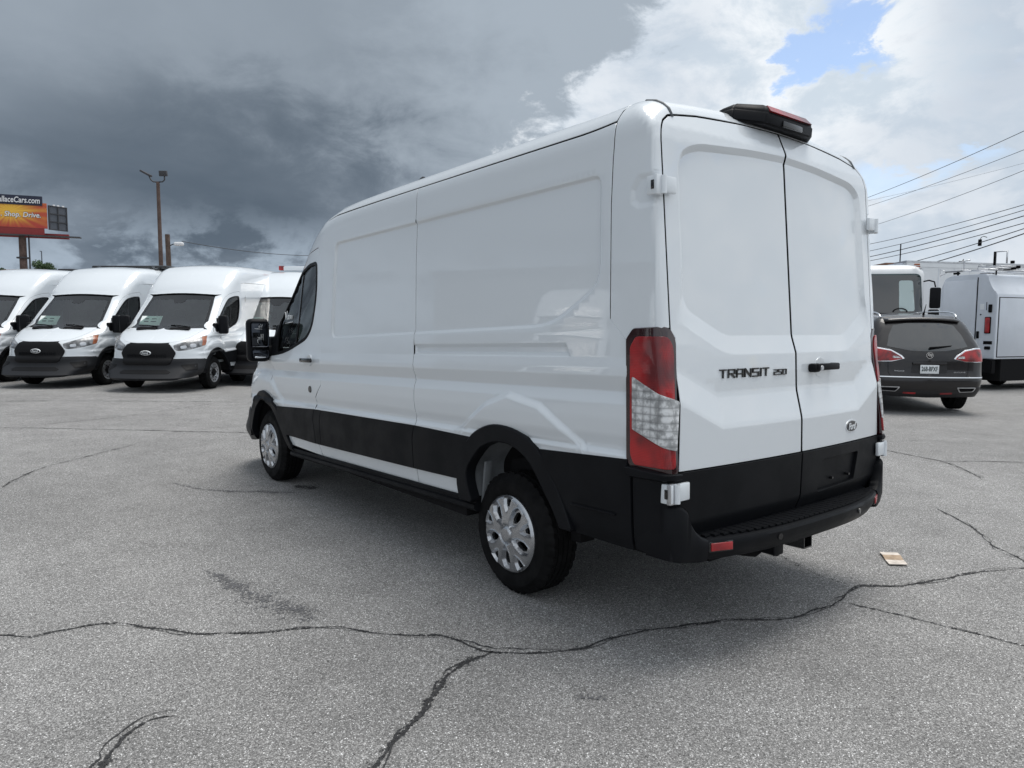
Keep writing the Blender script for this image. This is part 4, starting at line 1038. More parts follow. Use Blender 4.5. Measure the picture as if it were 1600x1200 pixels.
    # model letters drawn as wide block strokes
    def strokes(name, glyphs, x0, z0, cw, chh, gap, th, material, yoff=-.003):
        for gi, (gw, segs) in enumerate(glyphs):
            bm = bmesh.new(); sh = .18
            for sg in segs:
                pts = [(x0+gw*0+p[0]*cw*gw+sh*(p[1])*chh*.35, z0+p[1]*chh) for p in sg]
                for (ax_, az_), (bx_, bz_) in zip(pts, pts[1:]):
                    L = math.hypot(bx_-ax_, bz_-az_)+th*.8; c = ((ax_+bx_)/2, (az_+bz_)/2); an = math.atan2(bz_-az_, bx_-ax_)
                    add_box(bm, (c[0], ys(c[0], c[1])+yoff, c[1]), (L, .007, th*(1.0 if abs(math.sin(an)) < .5 else 1.25)), Matrix.Rotation(-an, 3, 'Y'))
            raked(bm_obj(name, bm, material, root)); x0 += gw*cw+gap
    T_ = (1., [[(0, 1), (1, 1)], [(.5, 1), (.5, 0)]])
    R_ = (1., [[(0, 0), (0, 1), (1, 1), (1, .48), (.12, .48)], [(.45, .45), (1, 0)]])
    A_ = (1., [[(0, 0), (0, .85), (.15, 1), (1, 1), (1, 0)], [(0, .42), (1, .42)]])
    N_ = (1., [[(0, 0), (0, 1), (1, 0), (1, 1)]])
    S_ = (1., [[(1, 1), (0, 1), (0, .52), (1, .52), (1, 0), (0, 0)]])
    I_ = (.12, [[(.5, 0), (.5, 1)]])
    strokes('letter', [T_, R_, A_, N_, S_, I_, T_], -.625, 1.198, .0445, .036, .0165, .0068, GB)
    D2 = (1., [[(0, 1), (1, 1), (1, .5), (0, .5), (0, 0), (1, 0)]]); D5 = (1., [[(1, 1), (0, 1), (0, .52), (1, .52), (1, 0), (0, 0)]]); D0 = (1., [[(0, 0), (0, 1), (1, 1), (1, 0), (0, 0)]])
    strokes('numeral', [D2, D5, D0], -.205, 1.199, .028, .024, .010, .0048, GB)
    def oval(name, x, z, a, b, material, th, yo):
        bm = bmesh.new(); n = 40; A, B = [], []
        for k in range(n):
            t = 2*PI*k/n; px, pz = x+a*math.cos(t), z+b*math.sin(t); q = ys(px, pz)
            A.append(bm.verts.new((px, q+.004, pz))); B.append(bm.verts.new((x+(px-x)*.96, ys(x, z)*.35+q*.65+yo, z+(pz-z)*.95)))
        for k in range(n): bm.faces.new((A[k], A[(k+1) % n], B[(k+1) % n], B[k]))
        bm.faces.new(B); return raked(bm_obj(name, bm, material, root, angle=30))
    bd = (.545, .884)
    oval('badge_rim', *bd, .074, .0375, M['badge_rim'], .004, -.004); oval('badge', *bd, .064, .0305, M['darkblue'], .004, -.0065)
    y0_ = ys(*bd)
    dxb = tx(.50, .60, .884)
    o = raked(text_mesh('badge_script', 'Ford', .05, M['marker'], root, (bd[0], y0_-.0085, bd[1]), (1, dxb[1]/dxb[0], 0), (0, 0, 1), .092, .038, .001, .0012, .35))
    # ---- driver door handle and lock
    xs_ = lambda y, z: float(hull.cast(np.array([[0., y, z]]), np.array([[-1., 0, 0]]), 1.4)[0][0])
    for s_ in (-1, 1):
        X = xs_(2.6, 1.243); bm = bmesh.new(); add_cyl(bm, (s_*(-X-.006), 2.595, 1.243), (s_*(-X+.006), 2.595, 1.243), .05, .046, 24); raked(bm_obj('handle_cup', bm, WH, root, angle=35))
        raked(box('door_handle', (s_*(-X+.034), 2.60, 1.243), (.022, .225, .036), GB, root, .009))
        raked(box('door_handle_foot', (s_*(-X+.015), 2.695, 1.243), (.035, .03, .032), GB, root, .008))
        X = xs_(2.607, 1.0); bm = bmesh.new(); add_cyl(bm, (s_*(-X-.004), 2.607, 1.0), (s_*(-X+.005), 2.607, 1.0), .030, .027, 20); raked(bm_obj('door_lock', bm, GB, root, angle=35))
    # ---- high brake lamp
    def solid(name, loops, material, bev=.006):
        bm = bmesh.new(); R_ = [[bm.verts.new(p) for p in l] for l in loops]
        for A, B in zip(R_, R_[1:]):
            for k in range(len(A)): bm.faces.new((A[k], A[(k+1) % len(A)], B[(k+1) % len(A)], B[k]))
        bm.faces.new(R_[0]); bm.faces.new(R_[-1])
        if bev: bmesh.ops.bevel(bm, geom=list(bm.edges), offset=bev, segments=3, affect='EDGES')
        return raked(bm_obj(name, bm, material, root, angle=50))
    solid('brake_lamp_housing', [[(-.30, -.90, 2.462), (-.36, -1.03, 2.445), (-.22, -1.125, 2.428), (.22, -1.125, 2.428), (.36, -1.03, 2.445), (.30, -.90, 2.462)],
                                 [(-.29, -.90, 2.53), (-.345, -1.03, 2.507), (-.215, -1.135, 2.488), (.215, -1.135, 2.488), (.345, -1.03, 2.507), (.29, -.90, 2.53)],
                                 [(-.24, -.90, 2.555), (-.29, -1.01, 2.545), (-.195, -1.108, 2.530), (.195, -1.108, 2.530), (.29, -1.01, 2.545), (.24, -.90, 2.555)]], BL, .010)
    bm = bmesh.new()
    v = [bm.verts.new(p) for p in [(-.185, -1.1385, 2.494), (.20, -1.1385, 2.494), (.185, -1.111, 2.529), (-.175, -1.111, 2.529)]]
    w_ = [bm.verts.new((p.co.x, p.co.y+.01, p.co.z-.002)) for p in v]
    bm.faces.new(v); bm.faces.new(w_[::-1])
    for i in range(4): bm.faces.new((v[i], w_[i], w_[(i+1) % 4], v[(i+1) % 4]))
    raked(bm_obj('brake_lamp_lens', bm, M['red_lens'], root))
    raked(box('brake_lamp_camera', (.02, -1.132, 2.452), (.18, .014, .030), GB, root, .005))
    # ---- aerial on the roof
    solid('roof_aerial', [[(-.57, 1.40, 2.49), (-.63, 1.40, 2.49), (-.625, 1.62, 2.49), (-.575, 1.62, 2.49)], [(-.58, 1.41, 2.592), (-.62, 1.41, 2.592), (-.613, 1.50, 2.572), (-.587, 1.50, 2.572)]], GB, .008)
    # white marker scrawl on the glass (as on the photo: an underlined name)
    def scrawl(name, strokes_, origin, X, Y, r=.003):
        o = Vector(origin); X = Vector(X); Y = Vector(Y)
        for st in strokes_:
            bm = bmesh.new(); add_tube(bm, [o+X*a+Y*b for a, b in st], r, 5); raked(bm_obj(name, bm, M['marker'], root, smooth=True))
    V = [(-.9, .55), (-.72, 0), (-.55, .6)]; a1 = [(-.35, .30), (-.5, .15), (-.38, .0), (-.25, .15), (-.27, .32), (-.2, 0)]; n1 = [(-.1, 0), (-.08, .3), (.05, .28), (.08, 0)]; n2 = [(.2, .0), (.22, .28), (.35, .25), (.38, 0)]; ul = [(-.8, -.25), (.5, -.18)]
    scrawl('marker_writing', [V, a1, n1, n2, ul], (-.962, 3.13, 1.60), (0, -.13, 0), (.01, 0, .13), .0035)
    # backward strokes laid on the mirror glass as the window writing's reflection
    mf = lambda L: [(-a, b) for a, b in L]
    scrawl('marker_writing', [mf(V), mf(a1), mf(ul)], (-1.125, 3.500, 1.535), (.055, .004, 0), (0, 0, .055), .0018)
    H1 = [(0, 0), (0, .7)]; H2 = [(.3, 0), (.3, .7)]; H3 = [(0, .35), (.3, .35)]; i1 = [(.5, 0), (.5, .35)]; g1 = [(.85, .35), (.65, .3), (.68, .05), (.85, .08), (.85, -.3), (.7, -.35)]
    scrawl('marker_writing', [mf(H1), mf(H2), mf(H3), mf(i1), mf(g1)], (-1.075, 3.505, 1.42), (.06, .004, 0), (0, 0, .08), .0018)
    raked(box('mirror_trim', (-1.105, 3.505, 1.262), (.10, .006, .02), M['chrome'], root, .004))
M['badge_rim'] = mat('badge_rim', (.72, .75, .78), .2, coat=.8)
main_details(van)

# ------------------------------------------------------------------ ground
def gz(x, y):
    q = -.6*x+.8*y; t = np.clip((q-2.5)/8.5, 0, 1); return .142*t*t*(3-2*t)
GA = np.array([-.6, .8]); GB_ = np.array([.8, .6])
qs = np.concatenate([[-600, -100, -20, 0], np.linspace(2, 11.5, 24), [14, 20, 40, 100, 900]]); ts = np.array([-900, -100, -30, -10, 0, 10, 30, 100, 900.])
vs, fs = [], []
for q in qs:
    for t in ts:
        x, y = GA*q+GB_*t; vs.append((x, y, float(gz(x, y))))
for i in range(len(qs)-1):
    for j in range(len(ts)-1):
        a = i*len(ts)+j; fs.append((a, a+1, a+1+len(ts), a+len(ts)))
def asphalt():
    m = bpy.data.materials.new('asphalt'); m.use_nodes = True; t = NT(m.node_tree); b = t.n['Principled BSDF']
    g = t.new('ShaderNodeNewGeometry'); P = g.outputs['Position']
    def vor(scale, rnd=1.):
        v = t.new('ShaderNodeTexVoronoi'); v.voronoi_dimensions = '2D'; v.inputs['Scale'].default_value = scale; t.link(P, v.inputs['Vector']); return v
    v1 = vor(215); v2 = vor(400)
    s1 = t.new('ShaderNodeSeparateColor'); t.link(v1.outputs['Color'], s1.inputs[0])
    s2 = t.new('ShaderNodeSeparateColor'); t.link(v2.outputs['Color'], s2.inputs[0])
    r1 = t.new('ShaderNodeValToRGB'); cr = r1.color_ramp
    for p, c in ((0, .065), (.22, .13), (.5, .185), (.78, .24), (.95, .31), (1., .50)):
        e = cr.elements[0] if p == 0 else (cr.elements[1] if p == 1. else cr.elements.new(p)); e.color = (c*1.01, c*.995, c*.98, 1)
    cr.elements[0].position = 0; cr.elements[-1].position = 1
    t.link(s1.outputs[0], r1.inputs[0])
    c2 = t.sstep(s2.outputs[0], 0, 1, .72, 1.28)
    big = t.noise(P, .35, 5, .6); mid_ = t.noise(P, 2.6, 5, .65); fin = t.noise(P, 60, 3, .7)
    f = t.math('MULTIPLY', t.sstep(big, .3, .7, .88, 1.10), t.sstep(mid_, .3, .7, .90, 1.08))
    f = t.math('MULTIPLY', f, t.sstep(fin, .3, .7, .8, 1.2)); f = t.math('MULTIPLY', f, c2)
    # dark oily spots
    sp = t.noise(P, 1.1, 6, .7, 1.2); f = t.math('MULTIPLY', f, t.sstep(sp, .68, .78, 1, .72))
    edge = t.sstep(v1.outputs['Distance'], .35, .75, 1., .72); f = t.math('MULTIPLY', f, edge)
    f = t.math('MULTIPLY', f, ASPH)
    sc = t.new('ShaderNodeVectorMath', operation='SCALE'); t.link(r1.outputs[0], sc.inputs[0]); t.link(f, sc.inputs['Scale'])
    t.link(sc.outputs[0], b.inputs['Base Color']); b.inputs['Roughness'].default_value = .85; b.inputs['Specular IOR Level'].default_value = .35
    bn = t.new('ShaderNodeBump'); bn.inputs['Strength'].default_value = .8; bn.inputs['Distance'].default_value = .0025
    hh = t.math('SUBTRACT', t.math('MULTIPLY', s1.outputs[1], .6), t.math('MULTIPLY', v1.outputs['Distance'], .9)); t.link(hh, bn.inputs['Height']); t.link(bn.outputs[0], b.inputs['Normal'])
    return m
ASPH = .92
M['asphalt'] = asphalt()
ground = mesh_obj('asphalt_ground', vs, fs, M['asphalt'], None, smooth=True); tag(ground, kind='structure')

# px -> ground (only used to read positions off once; everything below is placed in metres)
_Mi = cam.matrix_world.copy(); _C = np.array(_Mi.translation); _R3 = np.array(_Mi.to_3x3())
def at_depth(u, v, d): return _C+d*((u-800)/1125.9*_R3[:, 0]-(v-600)/1125.9*_R3[:, 1]-_R3[:, 2])
def on_ground(u, v):
    D = (u-800)/1125.9*_R3[:, 0]-(v-600)/1125.9*_R3[:, 1]-_R3[:, 2]; z = 0.
    for _ in range(12):
        t = (z-_C[2])/D[2]; P = _C+D*t; z = float(gz(P[0], P[1]))
    return P
def crack_mat(name, dark, dens):
    m = bpy.data.materials.new(name); m.use_nodes = True; t = NT(m.node_tree); b = t.n['Principled BSDF']
    g = t.new('ShaderNodeNewGeometry'); P = g.outputs['Position']
    n1 = t.noise(P, 70, 4, .7); n2 = t.noise(P, 9, 3, .6)
    uv = t.new('ShaderNodeUVMap'); s = t.new('ShaderNodeSeparateXYZ'); t.link(uv.outputs[0], s.inputs[0])
    ac = t.math('ABSOLUTE', t.math('SUBTRACT', s.outputs[1], .5))
    th = t.math('ADD', t.math('MULTIPLY', ac, .42), t.math('MULTIPLY', t.math('SUBTRACT', n2, .5), -.35))
    a = t.sstep(t.math('SUBTRACT', n1, th), dens, dens+.05)
    b.inputs['Base Color'].default_value = (dark, dark, dark*1.05, 1); b.inputs['Roughness'].default_value = .9
    t.link(a, b.inputs['Alpha']); return m
M['crack'] = crack_mat('crack_dark', .035, .31)
M['crack_soft'] = crack_mat('crack_fine', .035, .44); M['crumb'] = crack_mat('crack_crumbs', .03, .51)
def ribbon(name, px, w, material, z=.003, wob=.0, seed=1, thick=None):
    rnd = random.Random(seed)
    P = [on_ground(u, v)[:2] for u, v in px]; P = np.array([p[:2] for p in catmull([(a, b) for a, b in P], 5)])
    P = np.array(resample([tuple(p) for p in P], .014 if w < .2 else .1, False))
    n = len(P); d = np.gradient(P, axis=0); d /= np.linalg.norm(d, axis=1, keepdims=True); nn = np.stack([-d[:, 1], d[:, 0]], 1)
    rs = np.random.RandomState(seed)
    off = np.zeros(n)
    for cell, amp in ((22, 1.), (9, .55), (4, .3)):            # jagged wander at several scales
        k = np.arange(0, n+cell, cell); off += np.interp(np.arange(n), k, rs.uniform(-1, 1, len(k)))*amp*wob
    wv = np.interp(np.arange(n), np.arange(0, n+7, 7), rs.uniform(.25, 1.25, len(np.arange(0, n+7, 7))))
    verts, uvs, faces = [], [], []
    for i in range(n):
        k = i/(n-1); ww = w*wv[i]*(.7+.6*rs.rand())*min(1, 8*k+.3, 8*(1-k)+.3); c = P[i]+nn[i]*off[i]
        for s_, vv in ((-1, 0), (0, .5), (1, 1)):
            q = c+nn[i]*s_*ww*.5; verts.append((q[0], q[1], float(gz(*q))+z)); uvs.append((k, vv))
    for i in range(n-1):
        for s_ in (0, 1): a = 3*i+s_; faces.append((a, a+1, a+4, a+3))
    o = mesh_obj(name, verts, faces, material, ground); uvl = o.data.uv_layers.new(name='UVMap')
    uvl.data.foreach_set('uv', np.array([uvs[lp.vertex_index] for lp in o.data.loops]).ravel())
    o['kind'] = 'stuff'
    return o
CR = [([(-60, 990), (0, 994), (45, 997), (90, 986), (180, 975), (270, 988), (310, 992), (400, 988), (520, 978), (600, 990), (680, 992), (720, 1000), (760, 1015), (800, 1020), (900, 1016), (950, 1000), (1000, 988), (1100, 975), (1150, 968), (1220, 966), (1260, 958), (1300, 945), (1340, 918), (1400, 915), (1470, 905), (1540, 892), (1650, 886)], .045, 'crack'),
      ([(765, 1016), (720, 1040), (690, 1065), (665, 1095), (625, 1145), (585, 1195), (540, 1245)], .075, 'crack'),
      ([(1640, 905), (1600, 876), (1560, 858), (1525, 828), (1490, 808), (1465, 795)], .04, 'crack'), ([(1210, 866), (1260, 890), (1300, 908), (1340, 918)], .03, 'crack_soft'),
      ([(1330, 943), (1400, 960), (1500, 985), (1640, 1020)], .032, 'crack'), ([(280, 1116), (235, 1124), (190, 1150), (162, 1185), (140, 1230)], .05, 'crack'),
      ([(0, 762), (40, 742), (80, 727), (150, 710), (212, 694)], .06, 'crack_soft'), ([(-20, 668), (200, 672), (410, 677)], .05, 'crack'), ([(-20, 627), (200, 627), (420, 629)], .06, 'crack'),
      ([(60, 664), (200, 650), (330, 631)], .05, 'crack_soft'), ([(1375, 702), (1430, 713), (1480, 724), (1515, 738), (1535, 750)], .045, 'crack'), ([(1380, 690), (1460, 690), (1545, 697)], .04, 'crack_soft'), ([(1470, 721), (1540, 721), (1640, 724)], .05, 'crack')]
for i, (px, w, m_) in enumerate(CR):
    ribbon('crack', px, w*.40, M[m_], .003, .018, i+3)               # the open joint
    ribbon('crack_crumbs', px, w*2.1, M['crumb'], .0045, .018, i+3)     # crumbled edge around it
    ribbon('crack', px, w*.20, M[m_], .0035, .034, i+60)               # finer strand braided along it
M['stain'] = crack_mat('oil_stain', .03, .42); M['stain_soft'] = crack_mat('tyre_mark', .12, .47)
ribbon('oil_stain', [(462, 759), (478, 762), (494, 764)], .22, M['stain'], .004, 0, 40)
ribbon('oil_stain', [(900, 1088), (925, 1092), (950, 1092)], .12, M['stain_soft'], .004, 0, 41)
ribbon('tyre_mark', [(315, 890), (370, 915), (420, 940), (500, 968)], .34, M['stain_soft'], .0035, 0, 42)
ribbon('tyre_mark', [(270, 755), (330, 766), (470, 770)], .22, M['stain_soft'], .0035, 0, 43)

# ------------------------------------------------------------------ row of white high roof vans
proto = empty('high_roof_van'); GV = 'white high roof vans parked in a row'
build_van(proto, True, False)
for y in (0, 3.749):
    for s_ in (-1, 1): make_wheel('steel', proto, .957, y, s_)
def small(fn): pass
# badge, window papers
bm = bmesh.new(); n = 32
A_ = [bm.verts.new((.115*math.cos(2*PI*k/n), 4.752, .87+.05*math.sin(2*PI*k/n))) for k in range(n)]; B_ = [bm.verts.new((.105*math.cos(2*PI*k/n), 4.768, .87+.043*math.sin(2*PI*k/n))) for k in range(n)]
for k in range(n): bm.faces.new((A_[k], A_[(k+1) % n], B_[(k+1) % n], B_[k]))
bm.faces.new(B_); raked(bm_obj('badge_rim', bm, M['marker'], proto))
bm = bmesh.new(); B_ = [bm.verts.new((.098*math.cos(2*PI*k/n), 4.771, .87+.037*math.sin(2*PI*k/n))) for k in range(n)]; C_ = [bm.verts.new((v.co.x, 4.755, v.co.z)) for v in B_]
bm.faces.new(B_)
for k in range(n): bm.faces.new((B_[k], B_[(k+1) % n], C_[(k+1) % n], C_[k]))
raked(bm_obj('badge', bm, M['darkblue'], proto))
raked(text_mesh('badge_script', 'Ford', .06, M['marker'], proto, (0, 4.7735, .87), (-1, 0, 0), (0, 0, 1), .14, .052, .001, .001, .3))
slope = Matrix.Rotation(math.radians(-40), 3, 'X')
sheet = box('window_sheet', (.47, 3.655, 1.50), (.46, .004, .26), M['paper'], proto, rot=Matrix.Rotation(math.radians(40), 3, 'X')); raked(sheet)
bm = bmesh.new()
for k, (x0, w_) in enumerate(((.60, .10), (.44, .12), (.60, .08), (.44, .10))):
    add_box(bm, (x0-.04, 3.660-(k//2)*.046+.02, 1.50+(k//2)*.055-.015), (w_, .003, .018), Matrix.Rotation(math.radians(40), 3, 'X'))
o = raked(bm_obj('sheet_print', bm, M['ink'], sheet)); o['kind'] = 'stuff'
vans_at = [(3.0, 16.495, .142, 221.3), (1.395, 18.715, .142, 222.2), (-.21, 20.94, .142, 222.8), (5.33, 17.0, .142, 220.5)]
vl = ['white high roof van facing the lot, third from the left with its front wheel turned out, nearest the big van\'s side mirror but fully visible',
      'white high roof van in the row with a black roof rack above its roof', 'white high roof van at the left edge of the picture, cut by the frame', 'white high roof van mostly hidden behind the black side mirror of the big van']
vl[0] = 'white high roof van fully in view between the black racked van and the mirror'
vobjs = []
for i, (x, y, z, a) in enumerate(vans_at):
    o = proto if i == 0 else copy_tree(proto)
    o.location = (x, y, z); o.rotation_euler = (0, 0, -math.radians(a)); tag(o, vl[i], 'van', GV); vobjs.append(o)
# roof rack on the second van, stand-in on the last for another van's roof and brake lamp
rk_ = vobjs[1]
bm = bmesh.new()
for x in (-.72, .72): add_tube(bm, [(x, -1.0, 2.74), (x, -.7, 2.82), (x, 1.0, 2.84), (x, 1.5, 2.79)], .045, 8)
for y in (-.8, .0, .9): add_box(bm, (0, y, 2.825), (1.6, .10, .05), None, .01)
add_box(bm, (0, 1.35, 2.80), (1.7, .35, .04), Matrix.Rotation(-.25, 3, 'X'), .01)
add_box(bm, (0, .5, 2.855), (2.0, 1.6, .09), Matrix.Rotation(-.02, 3, 'X'), .035)
bm_obj('roof_rack', bm, M['gloss_black'], rk_, angle=40)
raked(box('roof_lamp', (-.1, 1.9, 2.86), (.75, .20, .12), M['paint'], vobjs[3], .03)); raked(box('roof_lamp_lens', (.33, 1.9, 2.87), (.14, .19, .12), M['red_lens'], vobjs[3], .02))
raked(box('roof_vent', (0, .2, 2.84), (.4, .5, .05), M['gloss_black'], vobjs[2], .02))

# ------------------------------------------------------------------ dark grey estate (SUV)
M['suv_paint'] = mat('dark_grey_metallic', (.0075, .0062, .0075), .32, metal=.2, coat=.6)
M['suv_trim'] = mat('dark_trim', (.02, .02, .022), .5)
def suv_F():
    Wt = Tab([(.2, .86), (.32, .92), (.45, .965), (.70, .985), (.95, .98), (1.10, .965), (1.20, .94), (1.34, .885), (1.50, .82), (1.68, .745), (1.8, .70)], .03)
    Yr = Tab([(.25, -2.34), (.33, -2.44), (.44, -2.50), (.60, -2.53), (.66, -2.515), (.69, -2.485), (.80, -2.475), (.95, -2.47), (1.05, -2.455), (1.14, -2.42), (1.30, -2.31), (1.50, -2.16), (1.66, -2.03), (1.74, -1.95), (1.8, -1.85)], .015)
    Z = Tab([(-2.5, 1.66), (-2.0, 1.735), (-1.2, 1.785), (0, 1.80), (.5, 1.77), (.85, 1.66), (1.55, 1.15), (2.3, .98), (2.6, .75)], .12)
    def F(x, y, z):
        x, y, z = np.broadcast_arrays(np.asarray(x, float), y, z); ax = np.abs(x)
        w = Wt(z)-.05*np.maximum(-1.7-y, 0)**2*2-.06*sst(y, 1.6, 2.4)
        gt = (z-Z(y)+.06*x*x)*.9
        f = smax(ax-w, gt, .16)
        f = smax(f, (y-2.42+.25*ax**2.2), .25)
        return smax(f, (Yr(z)+.20*ax**2.2)-y, .14)
    return F
def build_suv(root, paint):
    hull = Hull(suv_F()); ch = Chart(hull, -1.7, 1.6, 1.3)
    def tc_(P):
        r = -P[:, 0]; d = np.where(P[:, 1] < ch.yr, ch.yr-P[:, 1], 0); rr_ = np.hypot(r, d)
        return list(zip(np.where(d > 0, ch.yr-np.arctan2(d, r), P[:, 1]), np.where(P[:, 2] <= ch.zc, P[:, 2], ch.zc+np.arctan2(P[:, 2]-ch.zc, rr_))))
    def rp(L, h_=.08, closed=False):
        L = np.array(resample(L, h_, closed)); P = hull.cast(np.stack([L[:, 0], 0*L[:, 0]-.5, L[:, 1]], 1), np.tile([0, -1., 0], (len(L), 1)), 2.4); return tc_(P)
    def sp(L, h_=.1, closed=False):
        L = np.array(resample(L, h_, closed)); P = hull.cast(np.stack([0*L[:, 0], L[:, 0], L[:, 1]], 1), np.tile([-1., 0, 0], (len(L), 1)), 1.4); return tc_(P)
    mir = lambda L: [(2*(ch.yr-PI/2)-u, v) for u, v in L][::-1]
    arch = lambda yc: [(yc+.40*math.cos(a), .36+.42*math.sin(a)) for a in np.linspace(0, PI, 12)]
    # body half shell with wheel arches
    topl = [(-1.7, 1.3+PI/2-.01), (1.6, 1.3+PI/2-.01)]
    out = [(ch.yr-PI/2, .28), (ch.yr-PI/2, ch.vz(.0+.75, 1.12))]
    full = [(ch.yr-PI/2+.0, .30)]+[(ch.yr-PI/2, v) for v in (.6, 1.0, 1.3, 1.5, 1.7, 2.2, 2.86)]+[(1.6, 2.86), (1.6+PI/2, 2.3), (1.6+PI/2, .30)]+[(1.52+.4, .36)]+[(p[0], p[1]) for p in arch(1.50)]+[(1.1, .30), (-1.05, .30)]+arch(-1.5)+[(-1.9, .30)]
    rg = rp([(-.66, 1.18), (-.30, 1.105), (0, 1.095), (.30, 1.105), (.66, 1.18), (.60, 1.38), (.50, 1.555), (.25, 1.60), (0, 1.61), (-.25, 1.60), (-.50, 1.555), (-.60, 1.38)], .08, True)
    piece('body', ch, full, paint, root, .09, 0, rim=0, sym=True, lines=[[p for p in rg]])
    piece('rear_glass', ch, rg, M['suv_glass'], root, .06, .004, rim=.004)
    qw = sp([(-1.88, 1.20), (-1.55, 1.14), (-1.10, 1.12), (-1.02, 1.50), (-1.5, 1.52), (-1.80, 1.44)], .08, True)
    ring_ = sp([(-1.92, 1.18), (-1.55, 1.115), (-1.07, 1.095), (-.99, 1.52), (-1.5, 1.545), (-1.84, 1.46)], .08, True)
    piece('window_chrome', ch, ring_, M['chrome'], root, .08, .002, rim=.003, mirror=True)
    piece('quarter_window', ch, qw, M['suv_glass'], root, .08, .005, rim=.003, mirror=True)
    dw = sp([(-.95, 1.12), (.75, 1.14), (.55, 1.30), (.1, 1.54), (-.92, 1.55)], .1, True)
    piece('door_window', ch, dw, M['suv_glass'], root, .12, .004, rim=.003, mirror=True)
    # tail lamps with bright surround
    lo = rounded(rp([(-.40, .97), (-.44, 1.02), (-.60, 1.12), (-.80, 1.16)], .05)+sp([(-2.02, 1.155), (-1.95, 1.05), (-2.00, .925)], .05)+rp([(-.80, .91), (-.60, .915)], .05), .01)
    li = rounded(rp([(-.43, .965), (-.47, 1.01), (-.61, 1.10), (-.80, 1.135)], .05)+sp([(-2.04, 1.13), (-1.98, 1.05), (-2.03, .935)], .05)+rp([(-.80, .92), (-.60, .928)], .05), .01)
    lb = rounded(rp([(-.46, .975), (-.49, 1.005), (-.585, 1.01), (-.585, .975)], .05), .01)
    piece('lamp_surround', ch, lo, M['chrome'], root, .05, .006, rim=.008, mirror=True)
    piece('tail_lamp', ch, li, M['red_lens'], root, .05, .010, rim=.006, mirror=True)
    piece('lamp_insert', ch, lb, M['clear_lens'], root, .05, .012, rim=.003, mirror=True)
    # bumper line, lower trim, seams
    piece('chrome_strip', ch, rp([(-.001, .652), (-.5, .652), (-.8, .652)])+sp([(-2.05, .652), (-2.05, .638)])+rp([(-.8, .636), (-.001, .636)]), M['chrome'], root, .05, .006, rim=.006, sym=True)
    piece('lower_bumper', ch, rp([(-.001, .40), (-.45, .41), (-.60, .47), (-.85, .47)])+sp([(-2.0, .47), (-1.95, .30)])+rp([(-.85, .30), (-.001, .28)]), M['suv_trim'], root, .06, .004, rim=.01, sym=True)
    eo = rp(rounded([(-.46, .47), (-.80, .47), (-.76, .395), (-.52, .385)], .02), .05, True); ei = rp(rounded([(-.485, .458), (-.775, .458), (-.745, .405), (-.53, .397)], .02), .05, True)
    piece('exhaust_trim', ch, eo, M['alu'], root, .04, .010, rim=.008, mirror=True); piece('exhaust_mouth', ch, ei, M['gap'], root, .04, .0125, rim=0, mirror=True)
    piece('bumper_reflector', ch, rp([(-.20, .372), (-.40, .378), (-.40, .35), (-.20, .345)], .05, True), M['reflector'], root, .05, .008, rim=.004, mirror=True)
    piece('tailgate_seam', ch, rp([(-.645, 1.12), (-.66, .95), (-.655, .72), (-.62, .66), (-.612, .66), (-.647, .72), (-.652, .95), (-.637, 1.12)], .05, True), M['gap'], root, .05, .0015, rim=0, mirror=True)
    piece('plate_recess', ch, rp([(-.28, .865), (-.29, .72), (.29, .72), (.28, .865)], .05, True), M['suv_trim'], root, .06, .002, rim=.002)
    ysu = lambda x, z: float(hull.cast(np.array([[x, -.5, z]]), np.array([[0, -1., 0]]), 2.4)[0][1])
    box('handle_bar', (0, ysu(0, .885)-.004, .885), (.56, .035, .045), paint, root, .012)
    pl = box('licence_plate', (0, ysu(0, .79)-.010, .785), (.305, .008, .152), M['marker'], root, .004)
    box('plate_frame', (0, ysu(0, .79)-.005, .785), (.33, .008, .172), M['suv_trim'], root, .004)
    text_mesh('plate_text', '268-BPXF', .1, M['ink'], root, (0, ysu(0, .79)-.0155, .792), (1, 0, 0), (0, 0, 1), .265, .085, .001, .002)
    y = ysu(0, 1.03)-.006
    bm = bmesh.new(); add_cyl(bm, (0, y+.01, 1.03), (0, y-.006, 1.03), .060, .058, 28); bm_obj('badge_ring', bm, M['chrome'], root, angle=40)
    bm = bmesh.new(); add_cyl(bm, (0, y-.004, 1.03), (0, y-.008, 1.03), .048, .048, 28); bm_obj('badge_field', bm, M['gap'], root, angle=40)
    for k in (-1, 0, 1):
        c = Vector((k*.025, y-.011, 1.032-k*.008+.0)); pts = [(-.011, .030), (.011, .030), (.011, -.008), (0, -.030), (-.011, -.008)]
        bm = bmesh.new(); V0 = [bm.verts.new((c.x+a+b*.35, c.y, c.z+b)) for a, b in pts]; V1 = [bm.verts.new((v.co.x, c.y+.006, v.co.z)) for v in V0]; bm.faces.new(V0); bm.faces.new(V1[::-1])
        for i in range(5): bm.faces.new((V0[i], V1[i], V1[(i+1) % 5], V0[(i+1) % 5]))
        bm_obj('badge_shield', bm, M['chrome'], root)
    text_mesh('model_lettering', 'ENCLAVE', .04, M['alu'], root, (.505, ysu(.505, .735)-.004, .735), (1, ysu(.58, .735)*5-ysu(.38, .735)*5, 0), (0, 0, 1), .20, .020, .001, .0005)
    text_mesh('dealer_lettering', 'WALLACE', .04, M['alu'], root, (-.48, ysu(-.48, .75)-.004, .75), (1, -(ysu(-.58, .735)-ysu(-.38, .735))*5, 0), (0, 0, 1), .16, .022, .001, .0005)
